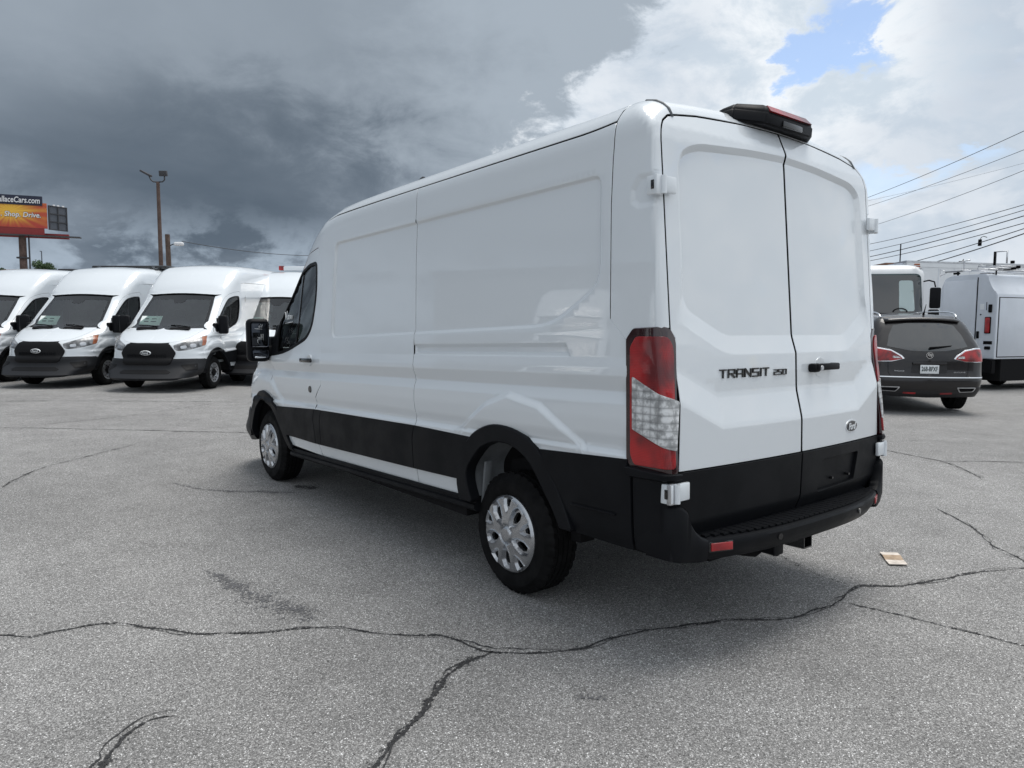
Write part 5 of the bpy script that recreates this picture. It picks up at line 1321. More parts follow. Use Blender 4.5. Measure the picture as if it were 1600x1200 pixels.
    # wiper, spoiler, rails, aerial
    bm = bmesh.new(); add_tube(bm, [(.0, ysu(0, 1.15)-.03, 1.155), (.16, ysu(.16, 1.17)-.03, 1.175), (.38, ysu(.38, 1.20)-.02, 1.20)], [.022, .014, .006], 6); bm_obj('rear_wiper', bm, M['gap'], root, smooth=True)
    spv = []
    bm = bmesh.new(); secs = []
    for x in np.linspace(-.62, .62, 15):
        yb = -2.01+.16*abs(x)**2.2; z = 1.71-.09*x*x
        secs.append([bm.verts.new(p) for p in [(x, yb+.20, z+.035), (x, yb-.02, z-.01), (x, yb-.085, z-.045), (x, yb-.07, z-.065), (x, yb+.02, z-.06), (x, yb+.2, z-.03)]])
    for A, B in zip(secs, secs[1:]):
        for k in range(6): bm.faces.new((A[k], A[(k+1) % 6], B[(k+1) % 6], B[k]))
    bm.faces.new(secs[0]); bm.faces.new(secs[-1]); bm_obj('roof_spoiler', bm, paint, root, smooth=True)
    for s_ in (-1, 1):
        bm = bmesh.new(); pts = [(s_*.64, -1.85, 1.70), (s_*.65, -1.70, 1.775), (s_*.66, -1.2, 1.815), (s_*.66, -.3, 1.83), (s_*.65, .35, 1.80), (s_*.64, .5, 1.74)]
        add_tube(bm, [(a, b, c) for a, b, c in catmull(pts, 4)], .014, 8); bm_obj('roof_rail', bm, M['chrome'], root, smooth=True)
    bm = bmesh.new(); add_tube(bm, [(.12, -1.75, 1.76), (.12, -1.78, 1.80), (.12, -1.86, 1.94)], [.025, .012, .004], 6); bm_obj('roof_aerial', bm, M['gap'], root, smooth=True)
    prism('underbody', [(-2.2, .30), (2.2, .30), (2.1, .8), (-2.1, .8)], 0, -.72, .72, M['under'], root)
    for yc in (-1.5, 1.5):
        for s_ in (-1, 1): make_wheel('suv', root, .93, yc, s_, .365, .255)
M['suv_glass'] = mat('dark_tinted_glass', (.018, .021, .024), .05, spec=.9, coat=1.)
suv = empty('parked_suv', (12.01, 3.828, .02), -math.radians(48.2)); build_suv(suv, M['suv_paint'])
tag(suv, 'dark grey SUV seen from behind, parked beyond the right rear corner of the white van', 'SUV')

# ------------------------------------------------------------------ white truck cab behind the SUV
def face_frame(P, az):    # local +y points along az
    return (float(P[0]), float(P[1]), 0.), -az
M['white2'] = mat('truck_white', (.74, .76, .78), .4, coat=.6, var=.03)
M['greybody'] = mat('body_grey_white', (.60, .64, .70), .42, coat=.4, var=.05, var_scale=1.2)
M['wipe'] = M['gap']
P = at_depth(1354, 520, 19.2)
cabo = empty('truck_cab', (P[0], P[1], 0), -math.radians(38.6+180+12)); tag(cabo, 'white medium truck facing the camera, its windscreen rising above the SUV roof', 'truck')
def loft(name, secs, material, parent, angle=35, caps=True):
    bm = bmesh.new(); R = [[bm.verts.new(p) for p in s_] for s_ in secs]
    for A, B in zip(R, R[1:]):
        for k in range(len(A)): bm.faces.new((A[k], A[(k+1) % len(A)], B[(k+1) % len(A)], B[k]))
    if caps: bm.faces.new(R[0]); bm.faces.new(R[-1])
    return bm_obj(name, bm, material, parent, angle=angle)
def rrect(w, d, r, z, yo=0, n=5, front=.0):
    out = []
    for cx, cy, a0 in ((w-r, d-r, 0), (-w+r, d-r, 90), (-w+r, -d+r, 180), (w-r, -d+r, 270)):
        for k in range(n+1):
            a = math.radians(a0+90*k/n); out.append((cx+r*math.cos(a), cy+r*math.sin(a)+yo, z))
    return out
secs = [rrect(1.12, .95, .22, z, yo) for z, yo in ((.9, 0), (1.62, 0), (1.78, -.02), (2.86, -.10))]+[rrect(1.11, .94, .24, 2.95, -.11), rrect(1.06, .88, .26, 3.06, -.12), rrect(.9, .7, .3, 3.13, -.12)]
loft('cab_shell', secs, M['white2'], cabo, 50)
def fy(z): return .95-.0+(-.02 if z > 1.7 else 0)-(z-1.78)*.074
ws = rounded([(-.98, 1.80), (.98, 1.80), (1.02, 1.95), (.97, 2.80), (.90, 2.86), (-.90, 2.86), (-.97, 2.80), (-1.02, 1.95)], .06)
def curved_panel(name, pts, off, material, parent, th=.01):
    bm = bmesh.new()
    V, Fc, lp = tri_piece(pts, .12)
    def yy_(x, z): 
        e = max(abs(x)-.90, 0); return fy(z)-(.22-math.sqrt(max(.22**2-e*e, 0)))*1.0+off
    vs_ = [bm.verts.new((x, yy_(x, z), z)) for x, z in V]
    for f in Fc: bm.faces.new([vs_[i] for i in f])
    return bm_obj(name, bm, material, parent, smooth=True)
curved_panel('windscreen_seal', [tuple(p) for p in ring(ws, .03, .2)], .012, M['gap'], cabo)
curved_panel('windscreen', ws, .018, M['truck_glass'] if 'truck_glass' in M else M['suv_glass'], cabo)
M['truck_glass'] = mat('truck_windscreen', (.030, .058, .062), .05, spec=.4, coat=.5, var=.3, var_scale=1.2)
M['pale_pane'] = mat('bright_pane', (.45, .55, .55), .2, coat=.6)
cabo.children[-1].data.materials[0] = M['truck_glass']
curved_panel('rear_pane_seen_through', rounded([(-.86, 1.95), (-.50, 1.95), (-.48, 2.72), (-.80, 2.72)], .06), .021, M['pale_pane'], cabo)  # pale patch over the opaque screen, painted as daylight through the cab
bm = bmesh.new(); c = Vector((-.52, .86, 1.93)); add_tube(bm, [c+Vector((.16*math.cos(a), .10, .09*math.sin(a))) for a in np.linspace(0, PI, 10)], .014, 6); bm_obj('steering_wheel', bm, M['gap'], cabo)
for a, b in (((.75, 1.83), (.05, 1.76)), ((.10, 1.86), (-.62, 1.77))):
    bm = bmesh.new(); add_tube(bm, [(a[0], fy(1.8)+.05, a[1]+.05), ((a[0]+b[0])/2, fy(1.8)+.06, a[1]+.02), (b[0], fy(1.8)+.07, b[1]-.08)], [.010, .014, .022], 6); bm_obj('wiper', bm, M['gap'], cabo, smooth=True)
for x in (-.30, ): box('cowl_vent', (x, .97, 1.66), (.38, .03, .06), M['gap'], cabo, .015)
prism('hood', [(.9, .9), (.9, 1.70), (1.05, 1.66), (1.9, 1.45), (2.1, 1.2), (2.1, .6), (.9, .6)], 0, -.85, .85, M['white2'], cabo, .05)
for s_ in (-1, 1):
    bm = bmesh.new(); add_tube(bm, [(s_*1.08, .75, 2.70), (s_*1.18, .85, 2.72), (s_*1.28, .92, 2.68), (s_*1.31, .92, 2.55)], .018, 6); bm_obj('mirror_arm', bm, M['gap'], cabo, smooth=True)
    m_ = box('mirror', (s_*1.31, .93, 2.28), (.25, .10, .52), M['plastic'], cabo, .04); box('convex_mirror', (s_*1.29, .93, 1.86), (.26, .10, .28), M['plastic'], cabo, .05)
    box('marker_lamp', (s_*1.0, .55, 3.08), (.10, .06, .05), M['amber'], cabo, .01)
for x in (-.9, .35, .75): 
    bm = bmesh.new(); add_box(bm, (x, .80, 3.12), (.13, .06, .045), None, .01); bm_obj('roof_marker', bm, M['amber'], cabo)
box('air_horn', (-.98, .6, 3.03), (.14, .25, .04), M['alu'], cabo, .01)
box('chassis', (0, -1., .7), (.9, 5., .35), M['under'], cabo)
for s_ in (-1, 1): make_wheel('steel', cabo, 1.08, 1.2, s_, .48, .28)

# ------------------------------------------------------------------ long white box body behind the trucks
A3, B3, C3 = at_depth(1413, 500, 23), at_depth(1352, 500, 26), at_depth(1640, 500, 24.3)
bx = empty('box_truck_body', (A3[0], A3[1], 0)); tag(bx, 'large white box truck body stretching behind the truck cab and service body', 'truck')
a2 = np.array(A3[:2]); b2 = np.array(B3[:2])-a2; c2_ = np.array(C3[:2])-a2
foot = [np.array([0, 0.]), c2_, c2_+b2, b2]
H0, H1 = 1.1, 3.62
def quad_solid(name, pts, z0, z1, material, parent, bev=0.):
    bm = bmesh.new(); a = [bm.verts.new((p[0], p[1], z0)) for p in pts]; b = [bm.verts.new((p[0], p[1], z1)) for p in pts]; n = len(pts)
    bm.faces.new(a); bm.faces.new(b)
    for i in range(n): bm.faces.new((a[i], a[(i+1) % n], b[(i+1) % n], b[i]))
    if bev: bmesh.ops.bevel(bm, geom=list(bm.edges), offset=bev, segments=2, affect='EDGES')
    return bm_obj(name, bm, material, parent, angle=35)
quad_solid('box_side', foot, H0, H1-.16, M['white2'], bx)
def grow(pts, e):
    c = sum(pts)/len(pts); return [p+(p-c)/np.linalg.norm(p-c)*e for p in pts]
quad_solid('top_rail', grow(foot, .03), H1-.16, H1, M['white2'], bx, .015)
quad_solid('roof_edge', grow(foot, .05), H1, H1+.05, M['alu'], bx, .01)
u_ = c2_/np.linalg.norm(c2_); nrm = -np.array([-u_[1], u_[0]]); nrm = nrm if np.dot(nrm, b2) < 0 else -nrm
for k in range(1, 9):
    p = u_*k*.60+nrm*.004; L = [p-u_*.006, p+u_*.006, p+u_*.006+nrm*.003, p-u_*.006+nrm*.003]; quad_solid('side_seam', L, H0, H1-.17, M['greybody'], bx)
M['rust'] = mat('weathered_brown', (.22, .12, .08), .8, var=.35, var_scale=3)
bu = b2/np.linalg.norm(b2); bn_ = np.array([-bu[1], bu[0]]); bn_ = bn_ if np.dot(bn_, c2_) < 0 else -bn_
quad_solid('nose_fairing', [bn_*.02+bu*.05, bn_*.30+bu*.2, bn_*.30+b2-bu*.1, bn_*.02+b2], H1-.75, H1-.02, M['greybody'], bx, .05)
quad_solid('fairing_cap', [bn_*.02+bu*.8, bn_*.33+bu*.8, bn_*.33+b2-bu*.05, bn_*.02+b2], H1-.02, H1+.05, M['rust'], bx, .01)
bm = bmesh.new(); add_tube(bm, [(bu[0]*.5, bu[1]*.5, H1), (bu[0]*.5, bu[1]*.5, H1+.62)], .018, 6); bm_obj('roof_rod', bm, M['under'], bx)
for k in range(2):
    p = c2_*(.15+.6*k)
    w_ = make_wheel('steel', bx, 0, 0, -1, .48, .28); w_.location = (p[0]+b2[0]*.2, p[1]+b2[1]*.2, .48)
quad_solid('chassis', [foot[0]*.9+c2_*.05+b2*.2, foot[1]*.95+b2*.2, foot[1]*.95+b2*.8, c2_*.05+b2*.8], .6, 1.1, M['under'], bx)
pf = at_depth(1506, 405, 24.5)
fl = empty('pennant', (pf[0], pf[1], 3.67)); bm = bmesh.new(); v0 = [bm.verts.new(p) for p in [(0, 0, 0), (0, 0, .22), (-.14, .12, 0)]]; v1 = [bm.verts.new((p.co.x+.01, p.co.y+.012, p.co.z)) for p in v0]
bm.faces.new(v0); bm.faces.new(v1[::-1])
for i in range(3): bm.faces.new((v0[i], v1[i], v1[(i+1) % 3], v0[(i+1) % 3]))
bm_obj('fin', bm, M['under'], fl); tag(fl, 'small dark triangular fin standing on the box truck roof', 'fin')

# ------------------------------------------------------------------ white service body with ladder rack
Pc, Pl = at_depth(1556, 500, 17.6), at_depth(1467, 500, 19.0)
v_ = Pl[:2]-Pc[:2]; Wd = float(np.linalg.norm(v_)); ang = math.atan2(v_[1], v_[0])
sv_ = empty('service_truck', (Pc[0], Pc[1], 0), ang); tag(sv_, 'white service body truck with a ladder rack, parked at the right edge', 'truck')
# local x runs from the near corner along the rear face, local y away from the camera side
sgn = 1. if (Matrix.Rotation(ang, 3, 'Z') @ Vector((0, 1, 0))).dot(Vector((_R3[0, 0], _R3[1, 0], 0))) > 0 else -1.
W2 = Wd
dep = 4.2*sgn
prof = [(0, .78), (0, 2.34), (.03, 2.40), (.16, 2.55), (.24, 2.72), (.27, 2.84), (.33, 2.88), (W2-.30, 2.88), (W2-.12, 2.80), (W2-.03, 2.60), (W2, 2.3), (W2, .78)]
prism('body_shell', prof, 1, 0, dep, M['greybody'], sv_, .015)
prism('rear_bumper', [(-.02, .42), (-.02, .76), (W2+.02, .76), (W2+.02, .42)], 1, -.10*sgn, .06*sgn, M['gap'], sv_, .02)
def rp_(name, x0, x1, z0, z1, m_, th=.012, bev=.004): return box(name, ((x0+x1)/2, -th/2*sgn, (z0+z1)/2), (x1-x0, th, z1-z0), m_, sv_, bev)
rp_('rear_door', .52, W2-.10, .86, 2.74, M['greybody'], .02, .008)
rp_('door_seam', .49, .515, .86, 2.80, M['gap'], .004, 0)
rp_('tail_lamp', .13, .25, 1.42, 1.80, M['reflector'], .05, .03); rp_('lamp_gasket', .115, .265, 1.405, 1.815, M['gap'], .02, .02)
rp_('latch', .10, .19, 1.92, 2.12, M['gap'], .03, .02); rp_('latch', .40, .47, 1.28, 1.46, M['gap'], .02, .01); rp_('latch', .06, .28, 1.14, 1.22, M['gap'], .01, .004)
rp_('latch', .10, .24, 1.01, 1.09, M['gap'], .012, .02); rp_('warning_sticker', .31, .41, 2.0, 2.14, M['marker'], .004, 0); rp_('keyhole', .37, .40, 1.86, 1.89, M['gap'], .01, 0); rp_('latch', 1.62, 1.68, 1.6, 1.7, M['gap'], .02, .01) if W2 > 1.8 else None
rp_('keyhole', .24, .255, 1.98, 2.18, M['gap'], .004, 0)
def sd_(name, y0, y1, z0, z1, m_, th=.014, bev=.006): return box(name, (-th/2, (y0+y1)/2*sgn, (z0+z1)/2), (th, abs(y1-y0), z1-z0), m_, sv_, bev)
for k, (y0, y1) in enumerate(((.10, 1.25), (1.29, 2.5), (2.54, 4.1))):
    sd_('compartment_door', y0, y1, .84, 2.28, M['greybody'], .02, .008); sd_('door_gasket', y0-.02, y1+.02, .82, 2.30, M['gap'], .006, 0)
    sd_('door_latch', y1-.20, y1-.09, 1.52, 1.70, M['gap'], .035, .012)
box('chassis', (W2/2, 2.25*sgn, .50), (W2-.04, 3.9, .54), M['under'], sv_)
for s2_ in (.08, W2-.33):
    w_ = make_wheel('steel', sv_, 0, 0, -1, .40, .25); w_.location = (s2_+(.0 if s2_ < 1 else .25), 2.1*sgn, .40); w_.rotation_euler = (0, 0, 0 if s2_ < 1 else PI)
rack = empty('ladder_rack', (Pc[0], Pc[1], 0), ang); tag(rack, 'silver ladder rack of tubes and brackets on the service truck roof', 'ladder rack')
def tb(name, pts, r, m_=None): bm = bmesh.new(); add_tube(bm, [(a, b*sgn, c) for a, b, c in pts], r, 8); return bm_obj(name, bm, m_ or M['alu'], rack, smooth=True)
tb('cross_bar', [(-.05, .35, 3.0), (W2+.15, .35, 3.02)], .022); tb('cross_bar', [(-.05, 1.7, 3.02), (W2+.15, 1.7, 3.02)], .022)
tb('side_rail', [(.25, .0, 2.98), (.25, 3.2, 2.98)], .02); tb('side_rail', [(.95, .0, 3.0), (.95, 3.2, 3.0)], .02)
for x in (.3, 1.3, W2-.2):
    for y in (.35, 1.7): tb('rack_foot', [(x, y, 2.86), (x, y, 3.0)], .018, M['gap'])
tb('drop_arm', [(W2+.12, .35, 3.02), (W2+.30, .33, 3.10), (W2+.28, .33, 2.92), (W2+.10, .35, 3.0)], .012)
tb('ladder_hook', [(1.15, .35, 3.0), (1.15, .35, 3.26), (1.0, .35, 3.28)], .020); tb('ladder_hook', [(1.15, .35, 3.26), (1.30, .35, 3.27)], .016)
tb('ladder_stop', [(.30, .30, 3.05), (.30, .30, 3.42), (.02, .30, 3.42), (.02, .30, 3.12)], .020); tb('ladder_stop', [(.31, .28, 3.05), (.31, .28, 3.43)], .028, M['gap'])
tb('rung_bar', [(.6, .1, 3.08), (-.15, .5, 2.98)], .016); tb('rung_bar', [(.4, .1, 3.08), (-.3, .5, 3.02)], .016); tb('crank', [(.75, .3, 3.02), (.70, .28, 3.14), (.62, .28, 3.12), (.60, .28, 3.04)], .012)
for x, y, z in ((-.20, .4, 3.02), (-.12, .3, 3.14)): o = box('end_cap', (x, y*sgn, z), (.07, .07, .07), M['gap'], rack, .008)
box('clamp', (.02, .42*sgn, 2.99), (.28, .07, .06), M['gap'], rack, .01); box('clamp', (1.35, .36*sgn, 2.96), (.16, .06, .05), M['gap'], rack, .01)

# ------------------------------------------------------------------ billboard, lamp posts, poles, trees, wires
def flat_mat(name, c, r=.6): return mat(name, c, r)
M['bill_orange'] = bpy.data.materials.new('billboard_print'); M['bill_orange'].use_nodes = True
t = NT(M['bill_orange'].node_tree); b = t.n['Principled BSDF']; tcn = t.new('ShaderNodeTexCoord'); s = t.new('ShaderNodeSeparateXYZ'); t.link(tcn.outputs['Object'], s.inputs[0])
X_ = t.math('ADD', s.outputs[0], 1.0); Z_ = t.math('SUBTRACT', s.outputs[2], 2.3)
r_ = t.math('SQRT', t.math('ADD', t.math('MULTIPLY', X_, X_), t.math('MULTIPLY', t.math('MULTIPLY', Z_, Z_), 2.5)))
th = t.math('ARCTAN2', Z_, X_); ray_ = t.math('SINE', t.math('MULTIPLY', th, 26)); ray2 = t.math('SINE', t.math('MULTIPLY', th, 15))
g_ = t.sstep(r_, .3, 4.2, .95, .12); gg = t.math('ADD', g_, t.math('MULTIPLY', t.math('MULTIPLY', t.math('ADD', ray_, ray2), .13), t.sstep(r_, 0, 2)), clamp=True)
c1 = t.mix(gg, (.48, .07, .03), (.85, .50, .05)); c1 = t.mix(t.sstep(s.outputs[2], -.6, 1.6, 1, 0), c1, (.42, .035, .03)); t.link(c1, b.inputs['Base Color'])
M['bill_dark'] = flat_mat('billboard_header', (.02, .025, .05)); M['bill_grey'] = flat_mat('billboard_back', (.10, .11, .13)); M['pole_brown'] = mat('rusty_brown_steel', (.105, .07, .058), .8, var=.25, var_scale=1.5)
M['red_frame'] = flat_mat('red_frame', (.25, .03, .03)); M['bill_white'] = flat_mat('billboard_white', (.75, .75, .76)); M['wood'] = mat('weathered_wood', (.10, .07, .055), .9, var=.3, var_scale=4); M['steel_dark'] = mat('dark_steel', (.05, .05, .055), .6)
d0 = 105.; Pp = at_depth(34, 420, d0); zt_ = lambda v, d=d0: float(at_depth(34, v, d)[2])
bb = empty('billboard', (Pp[0], Pp[1], 0), -math.radians(38.6-22)); tag(bb, 'orange sunburst billboard on a brown steel column at the left edge', 'billboard')
m_px = d0/1125.9
zb, ztp = zt_(356), zt_(317); xr = 3.45; xl = -9.5
def bbox(name, x0, x1, y0, y1, z0, z1, m_, bev=0.): return box(name, ((x0+x1)/2, (y0+y1)/2, (z0+z1)/2), (x1-x0, y1-y0, z1-z0), m_, bb, bev)
bm = bmesh.new(); add_cyl(bm, (0, 1.2, 0), (0, 1.2, zb-.9), .52, .48, 20); bm_obj('column', bm, M['pole_brown'], bb, angle=40)
bm = bmesh.new(); add_cyl(bm, (0, 1.2, zt_(402)-.1), (0, 1.2, zt_(402)+.1), .85, .85, 20); bm_obj('column_ring', bm, M['steel_dark'], bb, angle=40)
bbox('service_ladder', .75, .95, .9, 1.05, 6, zb-1, M['steel_dark'])
panel = bbox('advert_panel', xl, xr, -.15, .15, zb, ztp, M['bill_orange']); me_ = panel.data
panel.data.transform(Matrix.Translation((0, 0, -zb))); panel.location = (0, 0, zb)
bbox('panel_skirt', xl, xr-.4, -.12, .12, zb-1.0, zb-.03, M['red_frame']); bbox('header_board', xl, xr-.5, -.25, .1, ztp-.4, ztp+.95, M['bill_dark'])
bbox('walkway', xl, xr+4.2, -.6, .8, zb-1.15, zb-1.02, M['steel_dark']); bbox('beam', xl, xr+2.5, .9, 1.5, zb-1.3, zb-.6, M['red_frame'])
for o_, nm, tx_, x1_, z_, hh, ww in ((0, 'advert_lettering', '. Shop. Drive.', xr-.75, zb+1.75, .95, 4.9), (0, 'header_lettering', 'WallaceCars.com', xr-.75, ztp+.30, .85, 5.9)):
    text_mesh(nm+'_outline', tx_, 1, M['bill_dark'], bb, (x1_+.04, -.30 if 'header' in nm else -.17, z_), (1, 0, 0), (0, 0, 1), ww*1.015, hh*1.10, .01, .035, .15, 'RIGHT')
    text_mesh(nm, tx_, 1, M['bill_white'], bb, (x1_, -.34 if 'header' in nm else -.22, z_), (1, 0, 0), (0, 0, 1), ww, hh, .01, .018, .15, 'RIGHT')
bk = empty('back_panel'); bk.parent = bb; bk.location = (xr+.1, .3, zb-.1); bk.rotation_euler = (0, 0, math.radians(38))
def kb(name, x0, x1, z0, z1, m_, y=0, th=.12): return box(name, ((x0+x1)/2, y, (z0+z1)/2), (x1-x0, th, z1-z0), m_, bk)
kb('rear_face', 0, 2.6, 0, ztp-zb-.1, M['bill_grey'])
for k in range(4): z_ = k*(ztp-zb-.2)/3; kb('frame_rail', 0, 2.65, z_, z_+.12, M['steel_dark'], -.15)
for x in (0, 1.25, 2.5): kb('frame_post', x, x+.12, 0, ztp-zb-.1, M['steel_dark'], -.18)
for x in (.6, 1.2, 1.9): kb('lamp_arm', x, x+.3, ztp-zb-.1, ztp-zb+.1, M['bill_white'], -.2)

def lamp_post(P, h, lean, label, col_):
    o = empty('lamp_post', (P[0], P[1], float(gz(P[0], P[1]))), -math.radians(38.6)); tag(o, label, 'lamp post')
    bm = bmesh.new(); add_cyl(bm, (0, 0, 0), (lean, 0, h), .13, .085, 12); bm_obj('post', bm, col_, o, angle=40); return o
P = at_depth(253, 430, 38); hp = float(at_depth(248, 288, 38)[2])-.1
lp = lamp_post(P, hp, -.05, 'tall brown post with two floodlights on curved arms', M['pole_brown'])
bm = bmesh.new(); add_tube(bm, [(-.05, 0, hp), (-.3, 0, hp+.02), (-.42, 0, hp+.12), (-.50, 0, hp+.32)], .035, 8); bm_obj('arm', bm, M['steel_dark'], lp, smooth=True)
bm = bmesh.new(); add_tube(bm, [(-.05, 0, hp), (.2, 0, hp+.02), (.30, 0, hp+.12), (.30, 0, hp+.30)], .035, 8); bm_obj('arm', bm, M['steel_dark'], lp, smooth=True)
box('floodlight', (-.66, 0, hp+.44), (.52, .40, .10), M['steel_dark'], lp, .02, Matrix.Rotation(math.radians(28), 3, 'Y')); box('floodlight', (.24, 0, hp+.44), (.40, .16, .28), M['steel_dark'], lp, .02, Matrix.Rotation(.15, 3, 'X'))
P = at_depth(266.5, 430, 45); hp = float(at_depth(264, 368, 45)[2])-.1
wp = empty('utility_pole', (P[0], P[1], .14), -math.radians(38.6)); tag(wp, 'short wooden utility pole with a white street lamp head', 'pole')
bm = bmesh.new(); add_cyl(bm, (0, 0, 0), (-.12, 0, hp), .17, .14, 12); bm_obj('post', bm, M['wood'], wp, angle=40)
bm = bmesh.new(); add_tube(bm, [(-.1, 0, hp-.75), (.2, 0, hp-.6), (.4, 0, hp-.55)], .03, 6); bm_obj('arm', bm, M['steel_dark'], wp, smooth=True)
lh = box('lamp_head', (.58, 0, hp-.58), (.55, .30, .22), M['bill_white'], wp, .08, seg=4)
P = at_depth(66, 420, 90); o = empty('lamp_post', (P[0], P[1], .1), -math.radians(38.6)); tag(o, 'thin distant lamp post standing behind the round tree crown', 'lamp post'); hp = float(at_depth(66, 394, 90)[2])
bm = bmesh.new(); add_cyl(bm, (0, 0, 0), (0, 0, hp), .09, .06, 8); bm_obj('post', bm, M['bill_grey'], o); bm = bmesh.new(); add_tube(bm, [(0, 0, hp), (-.2, 0, hp)], .05, 6); bm_obj('lamp_arm', bm, M['bill_grey'], o)
P = at_depth(374, 430, 60)
# small trees
M['leaf'] = mat('leaf_green', (.045, .085, .03), .6, var=.35, var_scale=2.); M['bark'] = mat('bark', (.07, .055, .045), .9)
def tree(P, zc, rx, rz, label, n=5200, seed=1):
    o = empty('tree', (P[0], P[1], 0)); tag(o, label, 'tree', None); rnd = random.Random(seed)
    bm = bmesh.new(); add_cyl(bm, (0, 0, 0), (0, 0, zc), .28, .12, 10)
    bm_obj('trunk', bm, M['bark'], o)
    cl = [(rnd.uniform(-.7, .7)*rx, rnd.uniform(-.7, .7)*rx, zc+rnd.uniform(-.6, .75)*rz, rnd.uniform(.3, .5)) for _ in range(16)]
    verts, faces = [], []
    for k in range(n):
        cx, cy, cz, cr = rnd.choice(cl); d = Vector((rnd.gauss(0, 1), rnd.gauss(0, 1), rnd.gauss(0, 1))).normalized()*(rnd.random()**.35)
        c = Vector((cx+d.x*rx*cr, cy+d.y*rx*cr, cz+d.z*rz*cr)); a = Vector((rnd.gauss(0, 1), rnd.gauss(0, 1), rnd.gauss(0, .6))).normalized()*.11; b_ = a.cross(Vector((rnd.gauss(0, 1), rnd.gauss(0, 1), rnd.gauss(0, 1)))).normalized()*.06
        i = len(verts); verts += [c-a, c+b_, c+a, c-b_]; faces.append((i, i+1, i+2, i+3))
    mesh_obj('crown', verts, faces, M['leaf'], o)
tree(at_depth(67, 430, 88), float(at_depth(67, 424, 88)[2])-.35, 1.55, 1.5, 'small round green tree crown above the roof of the leftmost van', seed=3)
tree(at_depth(-2, 430, 80), float(at_depth(0, 432, 80)[2])-.1, 1.1, 1.0, 'green treetop cut by the left edge of the picture', 2500, 5)

def wire(name, pts, r, label, grp='overhead wires crossing the sky at right', sag=.3):
    a, b_ = np.array(pts[0]), np.array(pts[1]); P_ = []
    for k in range(25):
        t_ = k/24; p_ = a*(1-t_)+b_*t_; p_[2] -= sag*4*t_*(1-t_); P_.append(p_)
    bm = bmesh.new(); add_tube(bm, P_, r, 5); o = bm_obj(name, bm, M['steel_dark'], None, smooth=True); tag(o, label, 'wire', grp if grp else None); return o
WR = [((1330, 318), (1640, 186), 40, 24, .012, 'thin overhead wire, the topmost and steepest one at right'), ((1330, 330), (1640, 218), 42, 25, .010, 'thin overhead wire just below the topmost one'), ((1345, 316), (1640, 244), 60, 50, .008, 'faintest wire, crossing the two topmost wires at a flatter slope'),
      ((1340, 360), (1640, 250), 42, 25, .010, 'thin overhead wire running alone between the upper pair and the lower bundle'), ((1340, 385), (1640, 308), 42, 26, .014, 'dark wire, first of the close bundle counted from above'), ((1340, 396), (1640, 316), 42, 26, .014, 'dark wire, second of the close bundle counted from above'),
      ((1340, 405), (1640, 325), 42, 26, .020, 'thick dark wire in the middle of the bundle, touching the thin rod'), ((1340, 411), (1640, 337), 42, 26, .016, 'dark wire above the lowest thick cable'), ((1350, 428), (1640, 344), 42, 26, .018, 'dark wire carrying the hanging black splice case'), ((1380, 431), (1640, 343+8), 42, 26, .024, 'lowest and thickest dark cable at right')]
for (p0, p1, d0_, d1_, r_w, lb_) in WR: wire('overhead_wire', (at_depth(*p0, d0_), at_depth(*p1, d1_)), r_w, lb_, None, .12)
wire('overhead_wire', (at_depth(284, 377, 45), at_depth(520, 399, 60)), .02, 'single thin wire running from the wooden pole towards the big van', None, .3)
P = at_depth(1531, 378, 30.5); hc_ = empty('splice_case', tuple(P)); tag(hc_, 'small black case hanging from the wires at right', 'splice case')
bm = bmesh.new(); add_cyl(bm, (0, 0, -.16), (.02, 0, .10), .075, .07, 10); bm_obj('case', bm, M['gap'], hc_, angle=40)
bm = bmesh.new(); add_tube(bm, [(.02, 0, .10), (.06, -.03, .20), (.16, -.08, .24), (.3, -.16, .20)], .014, 6); bm_obj('lead', bm, M['gap'], hc_, smooth=True)

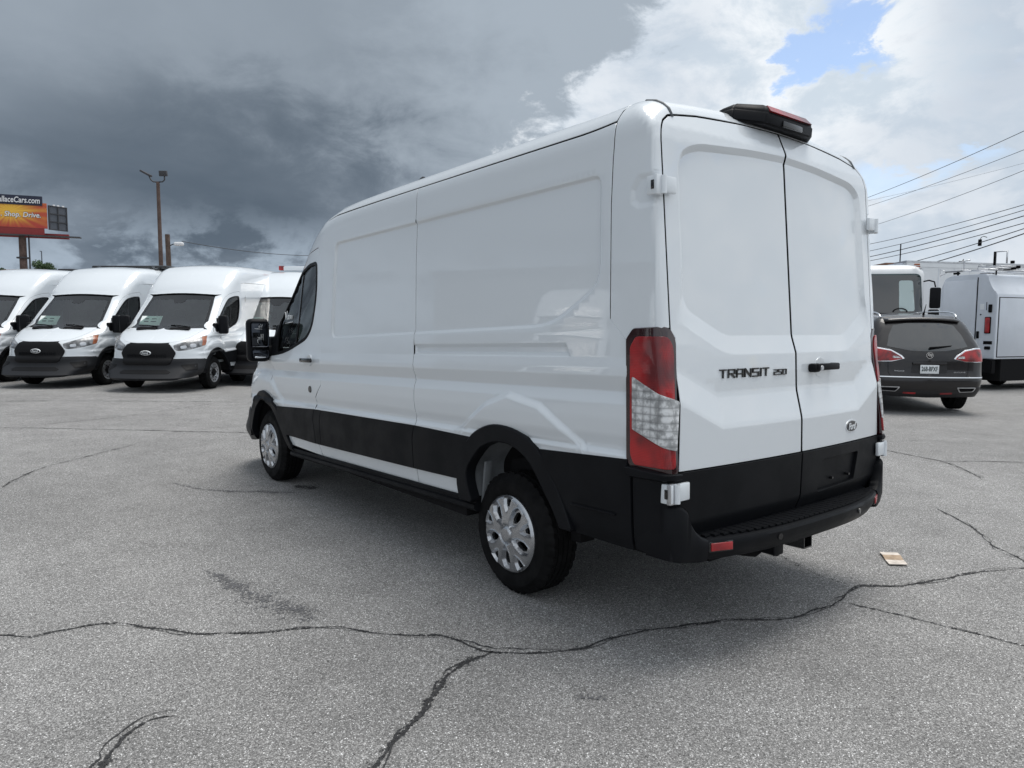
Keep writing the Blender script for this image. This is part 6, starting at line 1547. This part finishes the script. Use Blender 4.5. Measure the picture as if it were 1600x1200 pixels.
# ------------------------------------------------------------------ litter
cb = on_ground(1395, 874)
M['card'] = mat('cardboard', (.36, .27, .19), .85, var=.2, var_scale=30); M['card_pale'] = mat('cardboard_pale', (.62, .56, .50), .85, var=.2, var_scale=30)
card = empty('cardboard_scrap', tuple(cb), 0); tag(card, 'flattened scrap of cardboard lying on the asphalt right of the bumper', 'cardboard')
cp = [on_ground(u, v) for u, v in ((1374, 865), (1402, 866), (1416, 884), (1389, 884))]
e0 = (cp[1]-cp[0]); e1 = (cp[3]-cp[0])
for k, (a0, a1, m_, z0, z1, tilt) in enumerate(((.0, .30, 'card_pale', .012, .018, 0), (.30, .62, 'card', .018, .010, 0), (.62, 1., 'card_pale', .010, .014, 0))):
    q = [cp[0]+e1*a0, cp[0]+e0+e1*a0, cp[0]+e0+e1*a1, cp[0]+e1*a1]; zz = [z0, z0, z1, z1]
    vv = [tuple(p-cb+np.array([0, 0, z_])) for p, z_ in zip(q, zz)]+[tuple(p-cb+np.array([0, 0, z_-.006])) for p, z_ in zip(q, zz)]
    mesh_obj('fold', vv, [(0, 1, 2, 3), (7, 6, 5, 4), (0, 4, 5, 1), (1, 5, 6, 2), (2, 6, 7, 3), (3, 7, 4, 0)], M[m_], card)

# ------------------------------------------------------------------ unseen buildings and vehicles added only for the paint to reflect
M['wall_grey'] = mat('wall_grey', (.22, .23, .24), .8, var=.1); M['wall_tan'] = mat('wall_tan', (.30, .28, .25), .8, var=.1)
def shed(loc, size, rz, label, m_):
    o = empty('low_building', (*loc, 0), rz); tag(o, label, 'building')
    box('wall', (0, 0, size[2]/2), size, m_, o); box('parapet', (0, 0, size[2]+.15), (size[0]+.3, size[1]+.3, .3), M['bill_grey'], o)
    for k in range(int(size[0]//5)): 
        x = -size[0]/2+2.5+k*5
        for s2_ in (-1, 1): w_ = box('window', (x, s2_*(size[1]/2+.03), 1.9), (2.4, .1, 1.6), M['suv_glass'], o)
shed((-34, 22), (34, 12, 5.5), math.radians(75), 'long grey low building across the lot, behind the camera to the left', M['wall_grey'])
shed((2, -42), (30, 12, 5.0), 0, 'tan low building behind the camera', M['wall_tan'])
for i, (x, y, a) in enumerate(((-12.5, 10.5, 120), (-14.0, 6.5, 118))):
    o = copy_tree(proto); o.location = (x, y, 0); o.rotation_euler = (0, 0, -math.radians(a)); tag(o, ['white high roof van left of the frame, farther one of two', 'white high roof van left of the frame, nearer one of two'][i], 'van', 'white high roof vans standing left of the frame')
o = copy_tree(suv); o.location = (-13, 1.5, 0); o.rotation_euler = (0, 0, -math.radians(300)); tag(o, 'dark grey SUV standing left of the frame', 'SUV')
